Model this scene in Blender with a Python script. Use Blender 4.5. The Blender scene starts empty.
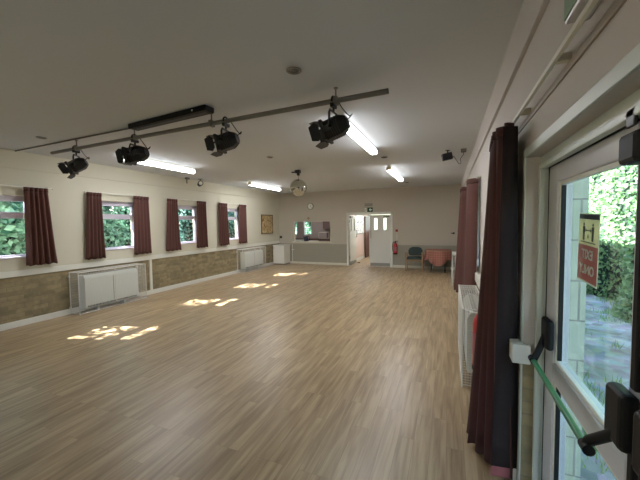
import bpy, bmesh, math, random
from mathutils import Vector, Matrix
random.seed(7)
PI = math.pi
S = bpy.context.scene
COL = S.collection
XL, YB, XR, ZC = -6.603, 11.744, 0.406, 2.90
YF = -3.2
# ------------------------------------------------------------------ materials
def srgb(r, g, b):
    f = lambda c: (c/12.92 if c <= .04045 else ((c+.055)/1.055)**2.4)
    return (f(r/255), f(g/255), f(b/255), 1)
def mat(name, col, rough=.6, metal=0., noise=0., nscale=6., bump=0., bscale=60., spec=.4, emit=None, estr=0., sheen=0.):
    m = bpy.data.materials.new(name); m.use_nodes = True
    nt = m.node_tree; n = nt.nodes; L = nt.links
    b = n['Principled BSDF']
    b.inputs['Roughness'].default_value = rough
    b.inputs['Metallic'].default_value = metal
    b.inputs['Specular IOR Level'].default_value = spec
    if sheen: b.inputs['Sheen Weight'].default_value = sheen
    tc = n.new('ShaderNodeTexCoord')
    nz = n.new('ShaderNodeTexNoise'); nz.inputs['Scale'].default_value = nscale; nz.inputs['Detail'].default_value = 4
    L.new(tc.outputs['Object'], nz.inputs['Vector'])
    mp = n.new('ShaderNodeMapRange')
    mp.inputs['To Min'].default_value = 1-noise; mp.inputs['To Max'].default_value = 1+noise
    L.new(nz.outputs['Fac'], mp.inputs['Value'])
    mx = n.new('ShaderNodeMix'); mx.data_type = 'RGBA'; mx.blend_type = 'MULTIPLY'; mx.inputs[0].default_value = 1
    mx.inputs[6].default_value = col; L.new(mp.outputs['Result'], mx.inputs[7])
    L.new(mx.outputs[2], b.inputs['Base Color'])
    if bump:
        n2 = n.new('ShaderNodeTexNoise'); n2.inputs['Scale'].default_value = bscale
        L.new(tc.outputs['Object'], n2.inputs['Vector'])
        bp = n.new('ShaderNodeBump'); bp.inputs['Strength'].default_value = bump; bp.inputs['Distance'].default_value = .01
        L.new(n2.outputs['Fac'], bp.inputs['Height']); L.new(bp.outputs['Normal'], b.inputs['Normal'])
    if emit:
        b.inputs['Emission Color'].default_value = emit; b.inputs['Emission Strength'].default_value = estr
    return m
def glass_mat(name, tint=(1, 1, 1, 1), rough=.0):
    m = bpy.data.materials.new(name); m.use_nodes = True
    nt = m.node_tree; n = nt.nodes; L = nt.links; n.clear()
    o = n.new('ShaderNodeOutputMaterial'); t = n.new('ShaderNodeBsdfTransparent'); t.inputs[0].default_value = tint
    g = n.new('ShaderNodeBsdfGlossy'); g.inputs['Roughness'].default_value = rough
    lw = n.new('ShaderNodeLayerWeight'); lw.inputs['Blend'].default_value = .5
    pw = n.new('ShaderNodeMath'); pw.operation = 'POWER'; pw.inputs[1].default_value = 5; L.new(lw.outputs['Facing'], pw.inputs[0])
    mr = n.new('ShaderNodeMapRange'); mr.inputs['To Min'].default_value = .03; mr.inputs['To Max'].default_value = .6; L.new(pw.outputs[0], mr.inputs['Value'])
    mx = n.new('ShaderNodeMixShader'); L.new(mr.outputs[0], mx.inputs[0]); L.new(t.outputs[0], mx.inputs[1]); L.new(g.outputs[0], mx.inputs[2])
    L.new(mx.outputs[0], o.inputs[0]); return m
def brick_mat(name, c1, c2, cm, axes='YZ', bw=.225, rh=.075, rough=.85, noise=.35):
    m = bpy.data.materials.new(name); m.use_nodes = True
    nt = m.node_tree; n = nt.nodes; L = nt.links; b = n['Principled BSDF']
    b.inputs['Roughness'].default_value = rough
    tc = n.new('ShaderNodeTexCoord'); sp = n.new('ShaderNodeSeparateXYZ'); cb = n.new('ShaderNodeCombineXYZ')
    L.new(tc.outputs['Object'], sp.inputs[0])
    L.new(sp.outputs['XYZ'.index(axes[0])], cb.inputs[0]); L.new(sp.outputs['XYZ'.index(axes[1])], cb.inputs[1])
    br = n.new('ShaderNodeTexBrick'); L.new(cb.outputs[0], br.inputs['Vector'])
    br.inputs['Scale'].default_value = 1; br.inputs['Brick Width'].default_value = bw; br.inputs['Row Height'].default_value = rh
    br.inputs['Mortar Size'].default_value = .006; br.inputs['Mortar Smooth'].default_value = .4; br.inputs['Bias'].default_value = 0
    br.inputs['Color1'].default_value = c1; br.inputs['Color2'].default_value = c2; br.inputs['Mortar'].default_value = cm
    nz = n.new('ShaderNodeTexNoise'); nz.inputs['Scale'].default_value = 9; nz.inputs['Detail'].default_value = 6
    L.new(tc.outputs['Object'], nz.inputs['Vector'])
    mp = n.new('ShaderNodeMapRange'); mp.inputs['From Min'].default_value = .3; mp.inputs['From Max'].default_value = .7
    mp.inputs['To Min'].default_value = 1-noise; mp.inputs['To Max'].default_value = 1+noise
    L.new(nz.outputs['Fac'], mp.inputs['Value'])
    mx = n.new('ShaderNodeMix'); mx.data_type = 'RGBA'; mx.blend_type = 'MULTIPLY'; mx.inputs[0].default_value = 1
    L.new(br.outputs['Color'], mx.inputs[6]); L.new(mp.outputs[0], mx.inputs[7]); L.new(mx.outputs[2], b.inputs['Base Color'])
    bp = n.new('ShaderNodeBump'); bp.inputs['Strength'].default_value = .5; bp.inputs['Distance'].default_value = .006; bp.invert = True
    L.new(br.outputs['Fac'], bp.inputs['Height']); L.new(bp.outputs[0], b.inputs['Normal'])
    return m
def floor_mat():
    m = bpy.data.materials.new('oak_planks'); m.use_nodes = True
    nt = m.node_tree; n = nt.nodes; L = nt.links; b = n['Principled BSDF']
    tc = n.new('ShaderNodeTexCoord'); sp = n.new('ShaderNodeSeparateXYZ'); cb = n.new('ShaderNodeCombineXYZ')
    L.new(tc.outputs['Object'], sp.inputs[0]); L.new(sp.outputs[1], cb.inputs[0]); L.new(sp.outputs[0], cb.inputs[1])
    br = n.new('ShaderNodeTexBrick'); L.new(cb.outputs[0], br.inputs['Vector'])
    br.offset = .37; br.offset_frequency = 3
    br.inputs['Scale'].default_value = 1; br.inputs['Brick Width'].default_value = .92; br.inputs['Row Height'].default_value = .115
    br.inputs['Mortar Size'].default_value = .0012; br.inputs['Mortar Smooth'].default_value = .3; br.inputs['Bias'].default_value = 0
    br.inputs['Color1'].default_value = (0, 0, 0, 1); br.inputs['Color2'].default_value = (1, 1, 1, 1); br.inputs['Mortar'].default_value = (.1, .1, .1, 1)
    # grain: noise stretched along the planks, shifted per plank
    ad = n.new('ShaderNodeVectorMath'); ad.operation = 'MULTIPLY_ADD'
    L.new(br.outputs['Color'], ad.inputs[0]); ad.inputs[1].default_value = (7, 3, 5); L.new(tc.outputs['Object'], ad.inputs[2])
    mp = n.new('ShaderNodeMapping'); mp.inputs['Scale'].default_value = (26, 1.6, 1); L.new(ad.outputs[0], mp.inputs['Vector'])
    g = n.new('ShaderNodeTexNoise'); g.inputs['Scale'].default_value = 1; g.inputs['Detail'].default_value = 6; g.inputs['Distortion'].default_value = .6
    L.new(mp.outputs[0], g.inputs['Vector'])
    mp2 = n.new('ShaderNodeMapping'); mp2.inputs['Scale'].default_value = (8, 1.1, 1); L.new(ad.outputs[0], mp2.inputs['Vector'])
    g2 = n.new('ShaderNodeTexNoise'); g2.inputs['Scale'].default_value = 1; g2.inputs['Detail'].default_value = 3
    L.new(mp2.outputs[0], g2.inputs['Vector'])
    a1 = n.new('ShaderNodeMath'); a1.operation = 'MULTIPLY_ADD'; L.new(br.outputs['Color'], a1.inputs[0]); a1.inputs[1].default_value = .07
    L.new(g.outputs['Fac'], a1.inputs[2])
    a2 = n.new('ShaderNodeMath'); a2.operation = 'MULTIPLY_ADD'; L.new(g2.outputs['Fac'], a2.inputs[0]); a2.inputs[1].default_value = .6
    L.new(a1.outputs[0], a2.inputs[2])
    cr = n.new('ShaderNodeValToRGB'); L.new(a2.outputs[0], cr.inputs[0])
    e = cr.color_ramp.elements; e[0].position = .55; e[0].color = srgb(128, 103, 73); e[1].position = 1.15 if False else 1.0; e[1].color = srgb(184, 160, 124)
    m1 = cr.color_ramp.elements.new(.78); m1.color = srgb(158, 134, 101)
    dk = n.new('ShaderNodeMix'); dk.data_type = 'RGBA'; dk.blend_type = 'MULTIPLY'
    L.new(br.outputs['Fac'], dk.inputs[0]); L.new(cr.outputs[0], dk.inputs[6]); dk.inputs[7].default_value = (.62, .58, .54, 1)
    L.new(dk.outputs[2], b.inputs['Base Color'])
    b.inputs['Roughness'].default_value = .36; b.inputs['Specular IOR Level'].default_value = .45
    bp = n.new('ShaderNodeBump'); bp.inputs['Strength'].default_value = .12; bp.inputs['Distance'].default_value = .003
    L.new(g.outputs['Fac'], bp.inputs['Height']); L.new(bp.outputs[0], b.inputs['Normal'])
    return m
def leaf_mat(name, ca, cb_, trans=.35):
    m = bpy.data.materials.new(name); m.use_nodes = True
    nt = m.node_tree; n = nt.nodes; L = nt.links; n.clear()
    o = n.new('ShaderNodeOutputMaterial'); ge = n.new('ShaderNodeNewGeometry'); cr = n.new('ShaderNodeValToRGB')
    cr.color_ramp.elements[0].color = ca; cr.color_ramp.elements[1].color = cb_
    L.new(ge.outputs['Random Per Island'], cr.inputs[0])
    p = n.new('ShaderNodeBsdfPrincipled'); p.inputs['Roughness'].default_value = .4; L.new(cr.outputs[0], p.inputs['Base Color'])
    t = n.new('ShaderNodeBsdfTranslucent'); L.new(cr.outputs[0], t.inputs[0])
    mx = n.new('ShaderNodeMixShader'); mx.inputs[0].default_value = trans
    L.new(p.outputs[0], mx.inputs[1]); L.new(t.outputs[0], mx.inputs[2]); L.new(mx.outputs[0], o.inputs[0]); return m
def weave_mat(name, ca, cb_, cc):
    """patterned board: blotches of three browns"""
    m = bpy.data.materials.new(name); m.use_nodes = True
    nt = m.node_tree; n = nt.nodes; L = nt.links; b = n['Principled BSDF']; b.inputs['Roughness'].default_value = .9
    tc = n.new('ShaderNodeTexCoord'); nz = n.new('ShaderNodeTexNoise'); nz.inputs['Scale'].default_value = 9; nz.inputs['Detail'].default_value = 5; nz.inputs['Distortion'].default_value = 1.5
    L.new(tc.outputs['Object'], nz.inputs['Vector']); cr = n.new('ShaderNodeValToRGB'); L.new(nz.outputs['Fac'], cr.inputs[0])
    e = cr.color_ramp.elements; e[0].position = .36; e[0].color = ca; e[1].position = .62; e[1].color = cc
    q = e.new(.46); q.color = cb_
    L.new(cr.outputs[0], b.inputs['Base Color']); return m
def check_mat(name, ca, cb_, sc=26):
    m = bpy.data.materials.new(name); m.use_nodes = True
    nt = m.node_tree; n = nt.nodes; L = nt.links; b = n['Principled BSDF']; b.inputs['Roughness'].default_value = .9
    tc = n.new('ShaderNodeTexCoord'); w1 = n.new('ShaderNodeTexWave'); w1.bands_direction = 'X'; w2 = n.new('ShaderNodeTexWave'); w2.bands_direction = 'Z'
    for w in (w1, w2): w.inputs['Scale'].default_value = sc/6.; L.new(tc.outputs['Object'], w.inputs['Vector'])
    ad = n.new('ShaderNodeMath'); ad.operation = 'ADD'; L.new(w1.outputs['Fac'], ad.inputs[0]); L.new(w2.outputs['Fac'], ad.inputs[1])
    mu = n.new('ShaderNodeMath'); mu.operation = 'MULTIPLY'; mu.inputs[1].default_value = .5; L.new(ad.outputs[0], mu.inputs[0])
    cr = n.new('ShaderNodeValToRGB'); cr.color_ramp.elements[0].color = ca; cr.color_ramp.elements[1].color = cb_
    L.new(mu.outputs[0], cr.inputs[0]); L.new(cr.outputs[0], b.inputs['Base Color']); return m
def stone_mat():
    m = bpy.data.materials.new('worn_path_stone'); m.use_nodes = True
    nt = m.node_tree; n = nt.nodes; L = nt.links; b = n['Principled BSDF']; b.inputs['Roughness'].default_value = .8
    tc = n.new('ShaderNodeTexCoord')
    v = n.new('ShaderNodeTexVoronoi'); v.inputs['Scale'].default_value = 9; L.new(tc.outputs['Object'], v.inputs['Vector'])
    nz = n.new('ShaderNodeTexNoise'); nz.inputs['Scale'].default_value = 2.2; nz.inputs['Detail'].default_value = 8; L.new(tc.outputs['Object'], nz.inputs['Vector'])
    cr = n.new('ShaderNodeValToRGB'); L.new(nz.outputs['Fac'], cr.inputs[0])
    e = cr.color_ramp.elements; e[0].position = .33; e[0].color = srgb(120, 130, 112); e[1].position = .7; e[1].color = srgb(176, 182, 188)
    q = e.new(.46); q.color = srgb(140, 146, 150)
    mx = n.new('ShaderNodeMix'); mx.data_type = 'RGBA'; mx.blend_type = 'OVERLAY'; mx.inputs[0].default_value = .35
    L.new(cr.outputs[0], mx.inputs[6]); L.new(v.outputs['Color'], mx.inputs[7])
    hs = n.new('ShaderNodeHueSaturation'); hs.inputs['Saturation'].default_value = .55; L.new(mx.outputs[2], hs.inputs['Color'])
    L.new(hs.outputs[0], b.inputs['Base Color'])
    bp = n.new('ShaderNodeBump'); bp.inputs['Strength'].default_value = .6; bp.inputs['Distance'].default_value = .02
    L.new(v.outputs['Distance'], bp.inputs['Height']); L.new(bp.outputs[0], b.inputs['Normal']); return m

M = dict(
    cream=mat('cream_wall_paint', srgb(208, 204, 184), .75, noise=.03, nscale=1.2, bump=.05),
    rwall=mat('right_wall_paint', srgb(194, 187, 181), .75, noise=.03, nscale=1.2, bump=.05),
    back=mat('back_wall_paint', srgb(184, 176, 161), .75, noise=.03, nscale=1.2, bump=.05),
    dadogrey=mat('lower_wall_paint', srgb(152, 147, 132), .7, noise=.03, nscale=1.5),
    ceil=mat('ceiling_paint', srgb(200, 204, 207), .9, noise=.03, nscale=.8, bump=.08, bscale=120),
    brick=brick_mat('dado_brick', srgb(126, 113, 84), srgb(154, 138, 104), srgb(134, 124, 98), noise=.2),
    pbrick=brick_mat('pale_outer_brick', srgb(186, 194, 170), srgb(196, 202, 182), srgb(150, 150, 140), 'XZ', .22, .22, noise=.1),
    floor=floor_mat(),
    white=mat('white_gloss_paint', srgb(228, 227, 216), .35, noise=.02),
    batten=mat('rail_shadow_tan', srgb(150, 138, 122), .6, noise=.03), casing=mat('grey_white_casing', srgb(194, 202, 193), .4, noise=.02),  # batten: tan colour standing in for the curtain rail's shadow
    warmwhite=mat('cream_gloss_paint', srgb(214, 208, 190), .4, noise=.02),
    upvc=mat('white_plastic', srgb(200, 200, 204), .3, noise=.01),
    lilac=mat('window_frame_paint', srgb(205, 200, 214), .35, noise=.02),
    heater=mat('enamelled_steel', srgb(216, 220, 212), .35, noise=.02),
    wire=mat('white_coated_wire', srgb(222, 220, 212), .4),
    dark=mat('dark_grille', srgb(70, 72, 68), .6),
    curtain=mat('maroon_cloth', srgb(88, 54, 48), .9, noise=.12, nscale=30, bump=.15, bscale=250, sheen=.04),
    curtain2=mat('deep_maroon_cloth', srgb(74, 43, 41), .9, noise=.12, nscale=30, bump=.15, bscale=250, sheen=.04),
    lining=mat('dark_shaded_lining', srgb(38, 30, 32), .95, noise=.1, nscale=20),
    hem=mat('pink_hem', srgb(168, 98, 98), .9, noise=.1, nscale=30),
    black=mat('black_metal', srgb(24, 24, 26), .5, noise=.1, nscale=20),
    blackpl=mat('black_plastic', srgb(14, 15, 16), .55, noise=.05, spec=.22),
    softblack=mat('dark_grey_metal', srgb(48, 49, 52), .45, noise=.08, nscale=20),
    steel=mat('dull_steel', srgb(120, 118, 112), .45, metal=.6, noise=.08),
    bar=mat('grey_bar_metal', srgb(112, 108, 102), .5, metal=.3, noise=.1),
    chrome=mat('chrome', srgb(200, 200, 198), .15, metal=1.),
    mirror=mat('mirror_tiles', srgb(214, 216, 206), .04, metal=1.),
    grout=mat('mirror_ball_core', srgb(90, 92, 88), .5, metal=.5),
    lens=mat('glass_lens', srgb(96, 100, 106), .1, metal=.5),
    tube=mat('fluorescent_diffuser', srgb(250, 250, 250), .4, emit=(.97, .98, 1, 1), estr=46.),
    tubeside=mat('fluorescent_diffuser_side', srgb(250, 250, 250), .4, emit=(.97, .98, 1, 1), estr=4.),
    endcap=mat('beige_lampholder', srgb(200, 188, 150), .5),
    glass=glass_mat('window_glass'), bglass=glass_mat('door_glass', (.93, .975, .96, 1)),
    green=mat('green_metal', srgb(26, 118, 70), .3, noise=.04),
    exitgreen=mat('exit_sign_green', srgb(12, 62, 44), .4), exitlite=mat('exit_light_green', srgb(130, 160, 130), .4),
    signwhite=mat('sign_white', srgb(236, 238, 230), .5),
    red=mat('red_enamel', srgb(176, 34, 36), .3, noise=.05), redsign=mat('red_print', srgb(200, 138, 130), .6),
    yellow=mat('yellow_print', srgb(240, 226, 192), .6), greysign=mat('grey_print', srgb(104, 98, 98), .6), paper=mat('white_paper', srgb(232, 228, 214), .7),
    doorpaint=mat('white_door_paint', srgb(216, 216, 206), .4, noise=.02), kick=mat('grey_kick_plate', srgb(138, 136, 126), .45),
    pink=mat('pink_corridor_paint', srgb(222, 198, 182), .7, noise=.03), brown=mat('brown_wood', srgb(92, 62, 48), .5, noise=.15, nscale=8),
    wood=mat('light_beech', srgb(146, 118, 88), .45, noise=.12, nscale=12), teal=mat('dark_green_upholstery', srgb(50, 64, 62), .9, noise=.1, nscale=40),
    cloth=check_mat('red_checked_cloth', srgb(136, 82, 70), srgb(168, 112, 96)),
    boardpat=weave_mat('patterned_board', srgb(96, 70, 44), srgb(168, 140, 92), srgb(196, 176, 134)),
    frame=mat('dark_wood_frame', srgb(92, 74, 50), .5, noise=.1),
    kitwall=mat('kitchen_wall_paint', srgb(168, 156, 150), .8, noise=.04), kitcup=mat('dark_kitchen_unit', srgb(96, 76, 74), .5, noise=.05),
    worktop=mat('worktop', srgb(120, 98, 84), .4, noise=.1), blue=mat('blue_plastic', srgb(36, 46, 74), .3),
    leafA=leaf_mat('laurel_leaf', srgb(52, 104, 84), srgb(152, 200, 170)), leafB=leaf_mat('dark_leaf', srgb(40, 80, 72), srgb(116, 164, 150)),
    ivy=leaf_mat('ivy_leaf', srgb(68, 108, 70), srgb(140, 174, 116), .4), grass=leaf_mat('grass_blade', srgb(84, 130, 70), srgb(160, 196, 120)),
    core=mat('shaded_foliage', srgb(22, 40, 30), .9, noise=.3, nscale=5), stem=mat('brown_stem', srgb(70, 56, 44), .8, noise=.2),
    soil=mat('garden_soil', srgb(92, 96, 78), .95, noise=.3, nscale=3), stone=stone_mat(),
    roof=mat('roof_felt', srgb(70, 68, 66), .9),
)
def map_noticeboard():
    return weave_mat('pinned_papers', srgb(60, 66, 60), srgb(226, 228, 220), srgb(244, 244, 238))
M['papers'] = map_noticeboard()
# ------------------------------------------------------------------ mesh builder
class MB:
    def __init__(s): s.v = []; s.f = []; s.mi = []; s.M = Matrix.Identity(4); s.m = 0
    def add(s, vs, fs):
        o = len(s.v); s.v += [tuple(s.M @ Vector(p)) for p in vs]; s.f += [tuple(i+o for i in f) for f in fs]; s.mi += [s.m]*len(fs); return s
    def box(s, x0, x1, y0, y1, z0, z1):
        x0, x1 = min(x0, x1), max(x0, x1); y0, y1 = min(y0, y1), max(y0, y1); z0, z1 = min(z0, z1), max(z0, z1)
        return s.add([(x0,y0,z0),(x1,y0,z0),(x1,y1,z0),(x0,y1,z0),(x0,y0,z1),(x1,y0,z1),(x1,y1,z1),(x0,y1,z1)],
                     [(0,3,2,1),(4,5,6,7),(0,1,5,4),(1,2,6,5),(2,3,7,6),(3,0,4,7)])
    def prism(s, poly, axis, a, b):
        """polygon in the two other axes (cyclic order), extruded a..b along axis"""
        n = len(poly); P = []
        for t in (a, b):
            for u, w in poly: P.append({0: (t, u, w), 1: (w, t, u) if False else (u, t, w), 2: (u, w, t)}[axis])
        return s.add(P, [tuple(range(n))[::-1], tuple(range(n, 2*n))] + [(i, (i+1) % n, n+(i+1) % n, n+i) for i in range(n)])
    def cyl(s, p, q, r, r2=None, n=12, cap=True):
        p, q = Vector(p), Vector(q); r2 = r if r2 is None else r2; d = (q-p).normalized()
        a = d.orthogonal().normalized(); b = d.cross(a)
        P = [p+(a*math.cos(t)+b*math.sin(t))*r for t in [2*PI*i/n for i in range(n)]]+[q+(a*math.cos(t)+b*math.sin(t))*r2 for t in [2*PI*i/n for i in range(n)]]
        F = [(i, (i+1) % n, n+(i+1) % n, n+i) for i in range(n)]
        if cap: F += [tuple(range(n))[::-1], tuple(range(n, 2*n))]
        return s.add(P, F)
    def tube(s, pts, r, n=8):
        pts = [Vector(p) for p in pts]; rings = []; a = None; P = []
        for i, p in enumerate(pts):
            d = (pts[min(i+1, len(pts)-1)]-pts[max(i-1, 0)]).normalized()
            a = d.orthogonal().normalized() if a is None else (a-d*a.dot(d)).normalized()
            b = d.cross(a); P += [p+(a*math.cos(2*PI*k/n)+b*math.sin(2*PI*k/n))*r for k in range(n)]
        F = []
        for i in range(len(pts)-1):
            for k in range(n): F.append((i*n+k, i*n+(k+1) % n, (i+1)*n+(k+1) % n, (i+1)*n+k))
        F += [tuple(range(n))[::-1], tuple(range((len(pts)-1)*n, len(pts)*n))]
        return s.add(P, F)
    def lathe(s, prof, c=(0, 0, 0), n=20):
        P = []; F = []
        for r, z in prof:
            for k in range(n): P.append((c[0]+r*math.cos(2*PI*k/n), c[1]+r*math.sin(2*PI*k/n), c[2]+z))
        for i in range(len(prof)-1):
            for k in range(n): F.append((i*n+k, i*n+(k+1) % n, (i+1)*n+(k+1) % n, (i+1)*n+k))
        F += [tuple(range(n))[::-1], tuple(range((len(prof)-1)*n, len(prof)*n))]
        return s.add(P, F)
    def build(s, name, mats, parent=None, smooth=False, bevel=0, seg=2):
        me = bpy.data.meshes.new(name); me.from_pydata(s.v, [], s.f)
        if not isinstance(mats, (list, tuple)): mats = [mats]
        for m in mats: me.materials.append(m)
        me.polygons.foreach_set('material_index', s.mi)
        bm = bmesh.new(); bm.from_mesh(me); bmesh.ops.recalc_face_normals(bm, faces=bm.faces); bm.to_mesh(me); bm.free()
        if smooth:
            me.polygons.foreach_set('use_smooth', [True]*len(me.polygons)); me.set_sharp_from_angle(angle=math.radians(38))
        o = bpy.data.objects.new(name, me); COL.objects.link(o)
        if parent: o.parent = parent
        if bevel:
            b = o.modifiers.new('bevel', 'BEVEL'); b.width = bevel; b.segments = seg; b.limit_method = 'ANGLE'; b.angle_limit = .6
        return o
def tag(o, label=None, cat=None, group=None, kind=None):
    if label: o['label'] = label
    if cat: o['category'] = cat
    if group: o['group'] = group
    if kind: o['kind'] = kind
    return o
def thing(name, label, cat, loc=(0, 0, 0), rz=0, group=None):
    o = bpy.data.objects.new(name, None); COL.objects.link(o); o.location = loc; o.rotation_euler = (0, 0, rz); o.empty_display_size = .1
    return tag(o, label, cat, group)
def struct(o): o['kind'] = 'structure'; return o
def dup(root, loc=None, rz=None, label=None, group=None):
    r = root.copy(); COL.objects.link(r)
    if loc is not None: r.location = loc
    if rz is not None: r.rotation_euler = (0, 0, rz)
    if label: r['label'] = label
    if group: r['group'] = group
    for ch in list(root.children):
        c = ch.copy(); COL.objects.link(c); c.parent = r
        for g in list(ch.children):
            d = g.copy(); COL.objects.link(d); d.parent = c
    return r
def bx(name, m, b, parent=None, bevel=0):
    return MB().box(*b).build(name, m, parent, bevel=bevel)
def catmull(P, k=6):
    P = [Vector(p) for p in P]; out = []
    for i in range(len(P)-1):
        a, b, c, d = P[max(i-1, 0)], P[i], P[i+1], P[min(i+2, len(P)-1)]
        for j in range(k):
            t = j/k; out.append(.5*((2*b)+(c-a)*t+(2*a-5*b+4*c-d)*t*t+(3*b-a-3*c+d)*t**3))
    return out+[P[-1]]
# ------------------------------------------------------------------ camera (solved from the photograph's lines)
F, yaw, pitch, roll = 318., .383841, -.052867, -.013042
fw = Vector((-math.sin(yaw)*math.cos(pitch), math.cos(yaw)*math.cos(pitch), math.sin(pitch)))
r0 = Vector((math.cos(yaw), math.sin(yaw), 0)); u0 = r0.cross(fw)
rr = r0*math.cos(roll)+u0*math.sin(roll); uu = -r0*math.sin(roll)+u0*math.cos(roll)
cd = bpy.data.cameras.new('camera'); cam = bpy.data.objects.new('camera', cd); COL.objects.link(cam)
cd.sensor_fit = 'HORIZONTAL'; cd.sensor_width = 36; cd.lens = 36*F/640; cd.clip_start = .03
cam.matrix_world = Matrix(((rr.x, uu.x, -fw.x, 0), (rr.y, uu.y, -fw.y, 0), (rr.z, uu.z, -fw.z, 1.65), (0, 0, 0, 1)))
S.camera = cam
# ------------------------------------------------------------------ the room shell
struct(bx('floor', M['floor'], (XL-.1, XR+.3, YF-.1, 16.0, -.1, 0)))
struct(bx('ceiling', M['ceil'], (XL-.25, XR+.3, YF-.1, YB+.1, ZC, ZC+.15)))
struct(bx('roof', M['roof'], (XL-.35, XR+.45, YF-.2, 16.2, ZC+.15, ZC+.3)))
WC = [2.80, 4.76, 6.70, 8.655]                         # window centres on the left wall
WH = .46; WZ0, WZ1 = 1.14, 2.17
XO = XL-.25
b = MB(); b.m = 1; b.box(XO, XL, YF, YB+.1, -.1, .85); b.m = 0
b.box(XO, XL, YF, YB+.1, .85, WZ0); b.box(XO, XL, YF, YB+.1, WZ1, ZC)
ys = [YF]+[y for c in WC for y in (c-WH, c+WH)]+[YB+.1]
for i in range(0, len(ys), 2): b.box(XO, XL, ys[i], ys[i+1], WZ0, WZ1)
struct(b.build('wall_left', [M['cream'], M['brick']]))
# back wall with hatch and double doorway
HX0, HX1, HZ0, HZ1 = -5.90, -4.30, .90, 1.735
DX0, DX1, DZ = -3.55, -1.96, 1.97
b = MB()
for (x0, x1, z0, z1) in ((XL, HX0, .81, ZC), (HX0, HX1, HZ1, ZC), (HX1, DX0, .81, ZC), (DX0, DX1, DZ, ZC), (DX1, XR, .81, ZC), (HX0, HX1, .81, HZ0)):
    b.m = 0; b.box(x0, x1, YB, YB+.1, z0, z1)
b.m = 1; b.box(XL, DX0, YB, YB+.1, -.05, .81); b.box(DX1, XR, YB, YB+.1, -.05, .81)
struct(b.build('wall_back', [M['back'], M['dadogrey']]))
# right wall with the glazed double doors and a window further down
DY0, DY1, DTZ = .06, 2.11, 2.0
RWY0, RWY1, RWZ0, RWZ1 = 5.0, 6.15, 1.0, 2.12
XRO = XR+.275
b = MB()
def rw(y0, y1, z0, z1, m=0): b.m = m; b.box(XR, XRO, y0, y1, z0, z1)
rw(YF, DY0, -.1, .85, 1); rw(YF, DY0, .85, ZC); rw(DY0, DY1, DTZ, ZC); rw(DY1, RWY0, .85, ZC); rw(DY1, YB+.1, -.1, .85, 1)
rw(RWY0, RWY1, .85, RWZ0); rw(RWY0, RWY1, RWZ1, ZC); rw(RWY1, YB+.1, .85, ZC)
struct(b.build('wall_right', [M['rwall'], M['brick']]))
FILL_WIN = [(-5.6, -4.2), (-4.0, -2.6)]  # unseen windows added behind the camera to let in fill daylight
b = MB(); b.box(XL-.25, XRO, YF-.25, YF, -.1, .9); b.box(XL-.25, XRO, YF-.25, YF, 2.25, ZC)
for (x0, x1) in ((XL-.25, FILL_WIN[0][0]), (FILL_WIN[0][1], FILL_WIN[1][0]), (FILL_WIN[1][1], XRO)): b.box(x0, x1, YF-.25, YF, .9, 2.25)
struct(b.build('wall_front', M['cream']))
for i, (x0, x1) in enumerate(FILL_WIN):
    o = bpy.data.objects.new('window_%d' % (8+i), None); COL.objects.link(o); o.location = ((x0+x1)/2, YF-.15, .9); struct(o); w = (x1-x0)/2  # added fill windows, numbered on with the real ones
    f = MB(); f.box(-w, -w+.06, 0, .07, 0, 1.35); f.box(w-.06, w, 0, .07, 0, 1.35); f.box(-w, w, 0, .07, 0, .06); f.box(-w, w, 0, .07, 1.29, 1.35); f.box(-.03, .03, 0, .07, 0, 1.35)
    f.build('window_frame', M['lilac'], o, bevel=.004); MB().box(-w+.05, w-.05, .03, .034, .05, 1.3).build('pane', M['glass'], o)
# pale brick outer reveal beside the doors
struct(bx('trim_1', M['pbrick'], (.60, .69, DY1-.005, DY1+.6, -.1, 2.6)))
# dado rails, skirtings, friezes
struct(bx('trim_2', M['white'], (XL, XL+.03, YF, YB, .835, .935), bevel=.006))
k = MB(); k.box(XR-.06, XR, DY1-.02, YB, .835, .945); k.box(XR-.06, XR+.03, DY1-.045, DY1-.02, .835, .945); struct(k.build('trim_3', M['white'], bevel=.005))
struct(bx('trim_4', M['dadogrey'], (XL, DX0-.08, YB-.012, YB, .80, .825)))
struct(bx('trim_5', M['dadogrey'], (DX1+.08, XR, YB-.012, YB, .80, .825)))
struct(bx('trim_6', M['cream'], (XL, XL+.022, YF, YB, 2.61, ZC), bevel=.004))
b = MB(); b.box(XR-.02, XR, YF, YB, 2.62, ZC); b.box(XR-.026, XR, YF, YB, 2.612, 2.624); struct(b.build('trim_7', M['rwall'], bevel=.004))
struct(bx('rail_shadow_strip', M['batten'], (XR-.008, XR, -1.0, 2.75, 2.19, 2.222), bevel=.002))  # thin tan strip painting the curtain rail's cast shadow on the wall
struct(bx('trim_8', M['white'], (XL, XL+.028, 5.455, 5.515, .1, .835)))
struct(bx('baseboard_left', M['white'], (XL, XL+.02, YF, YB, 0, .105), bevel=.005))
b = MB(); b.box(XL+.02, DX0-.09, YB-.02, YB, 0, .09); struct(b.build('baseboard_back', M['warmwhite'], bevel=.005))
struct(bx('baseboard_back.001', M['warmwhite'], (DX1+.09, XR-.02, YB-.02, YB, 0, .09), bevel=.005))
struct(bx('baseboard_right', M['white'], (XR-.02, XR, DY1+.1, YB, 0, .105), bevel=.005))
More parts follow.
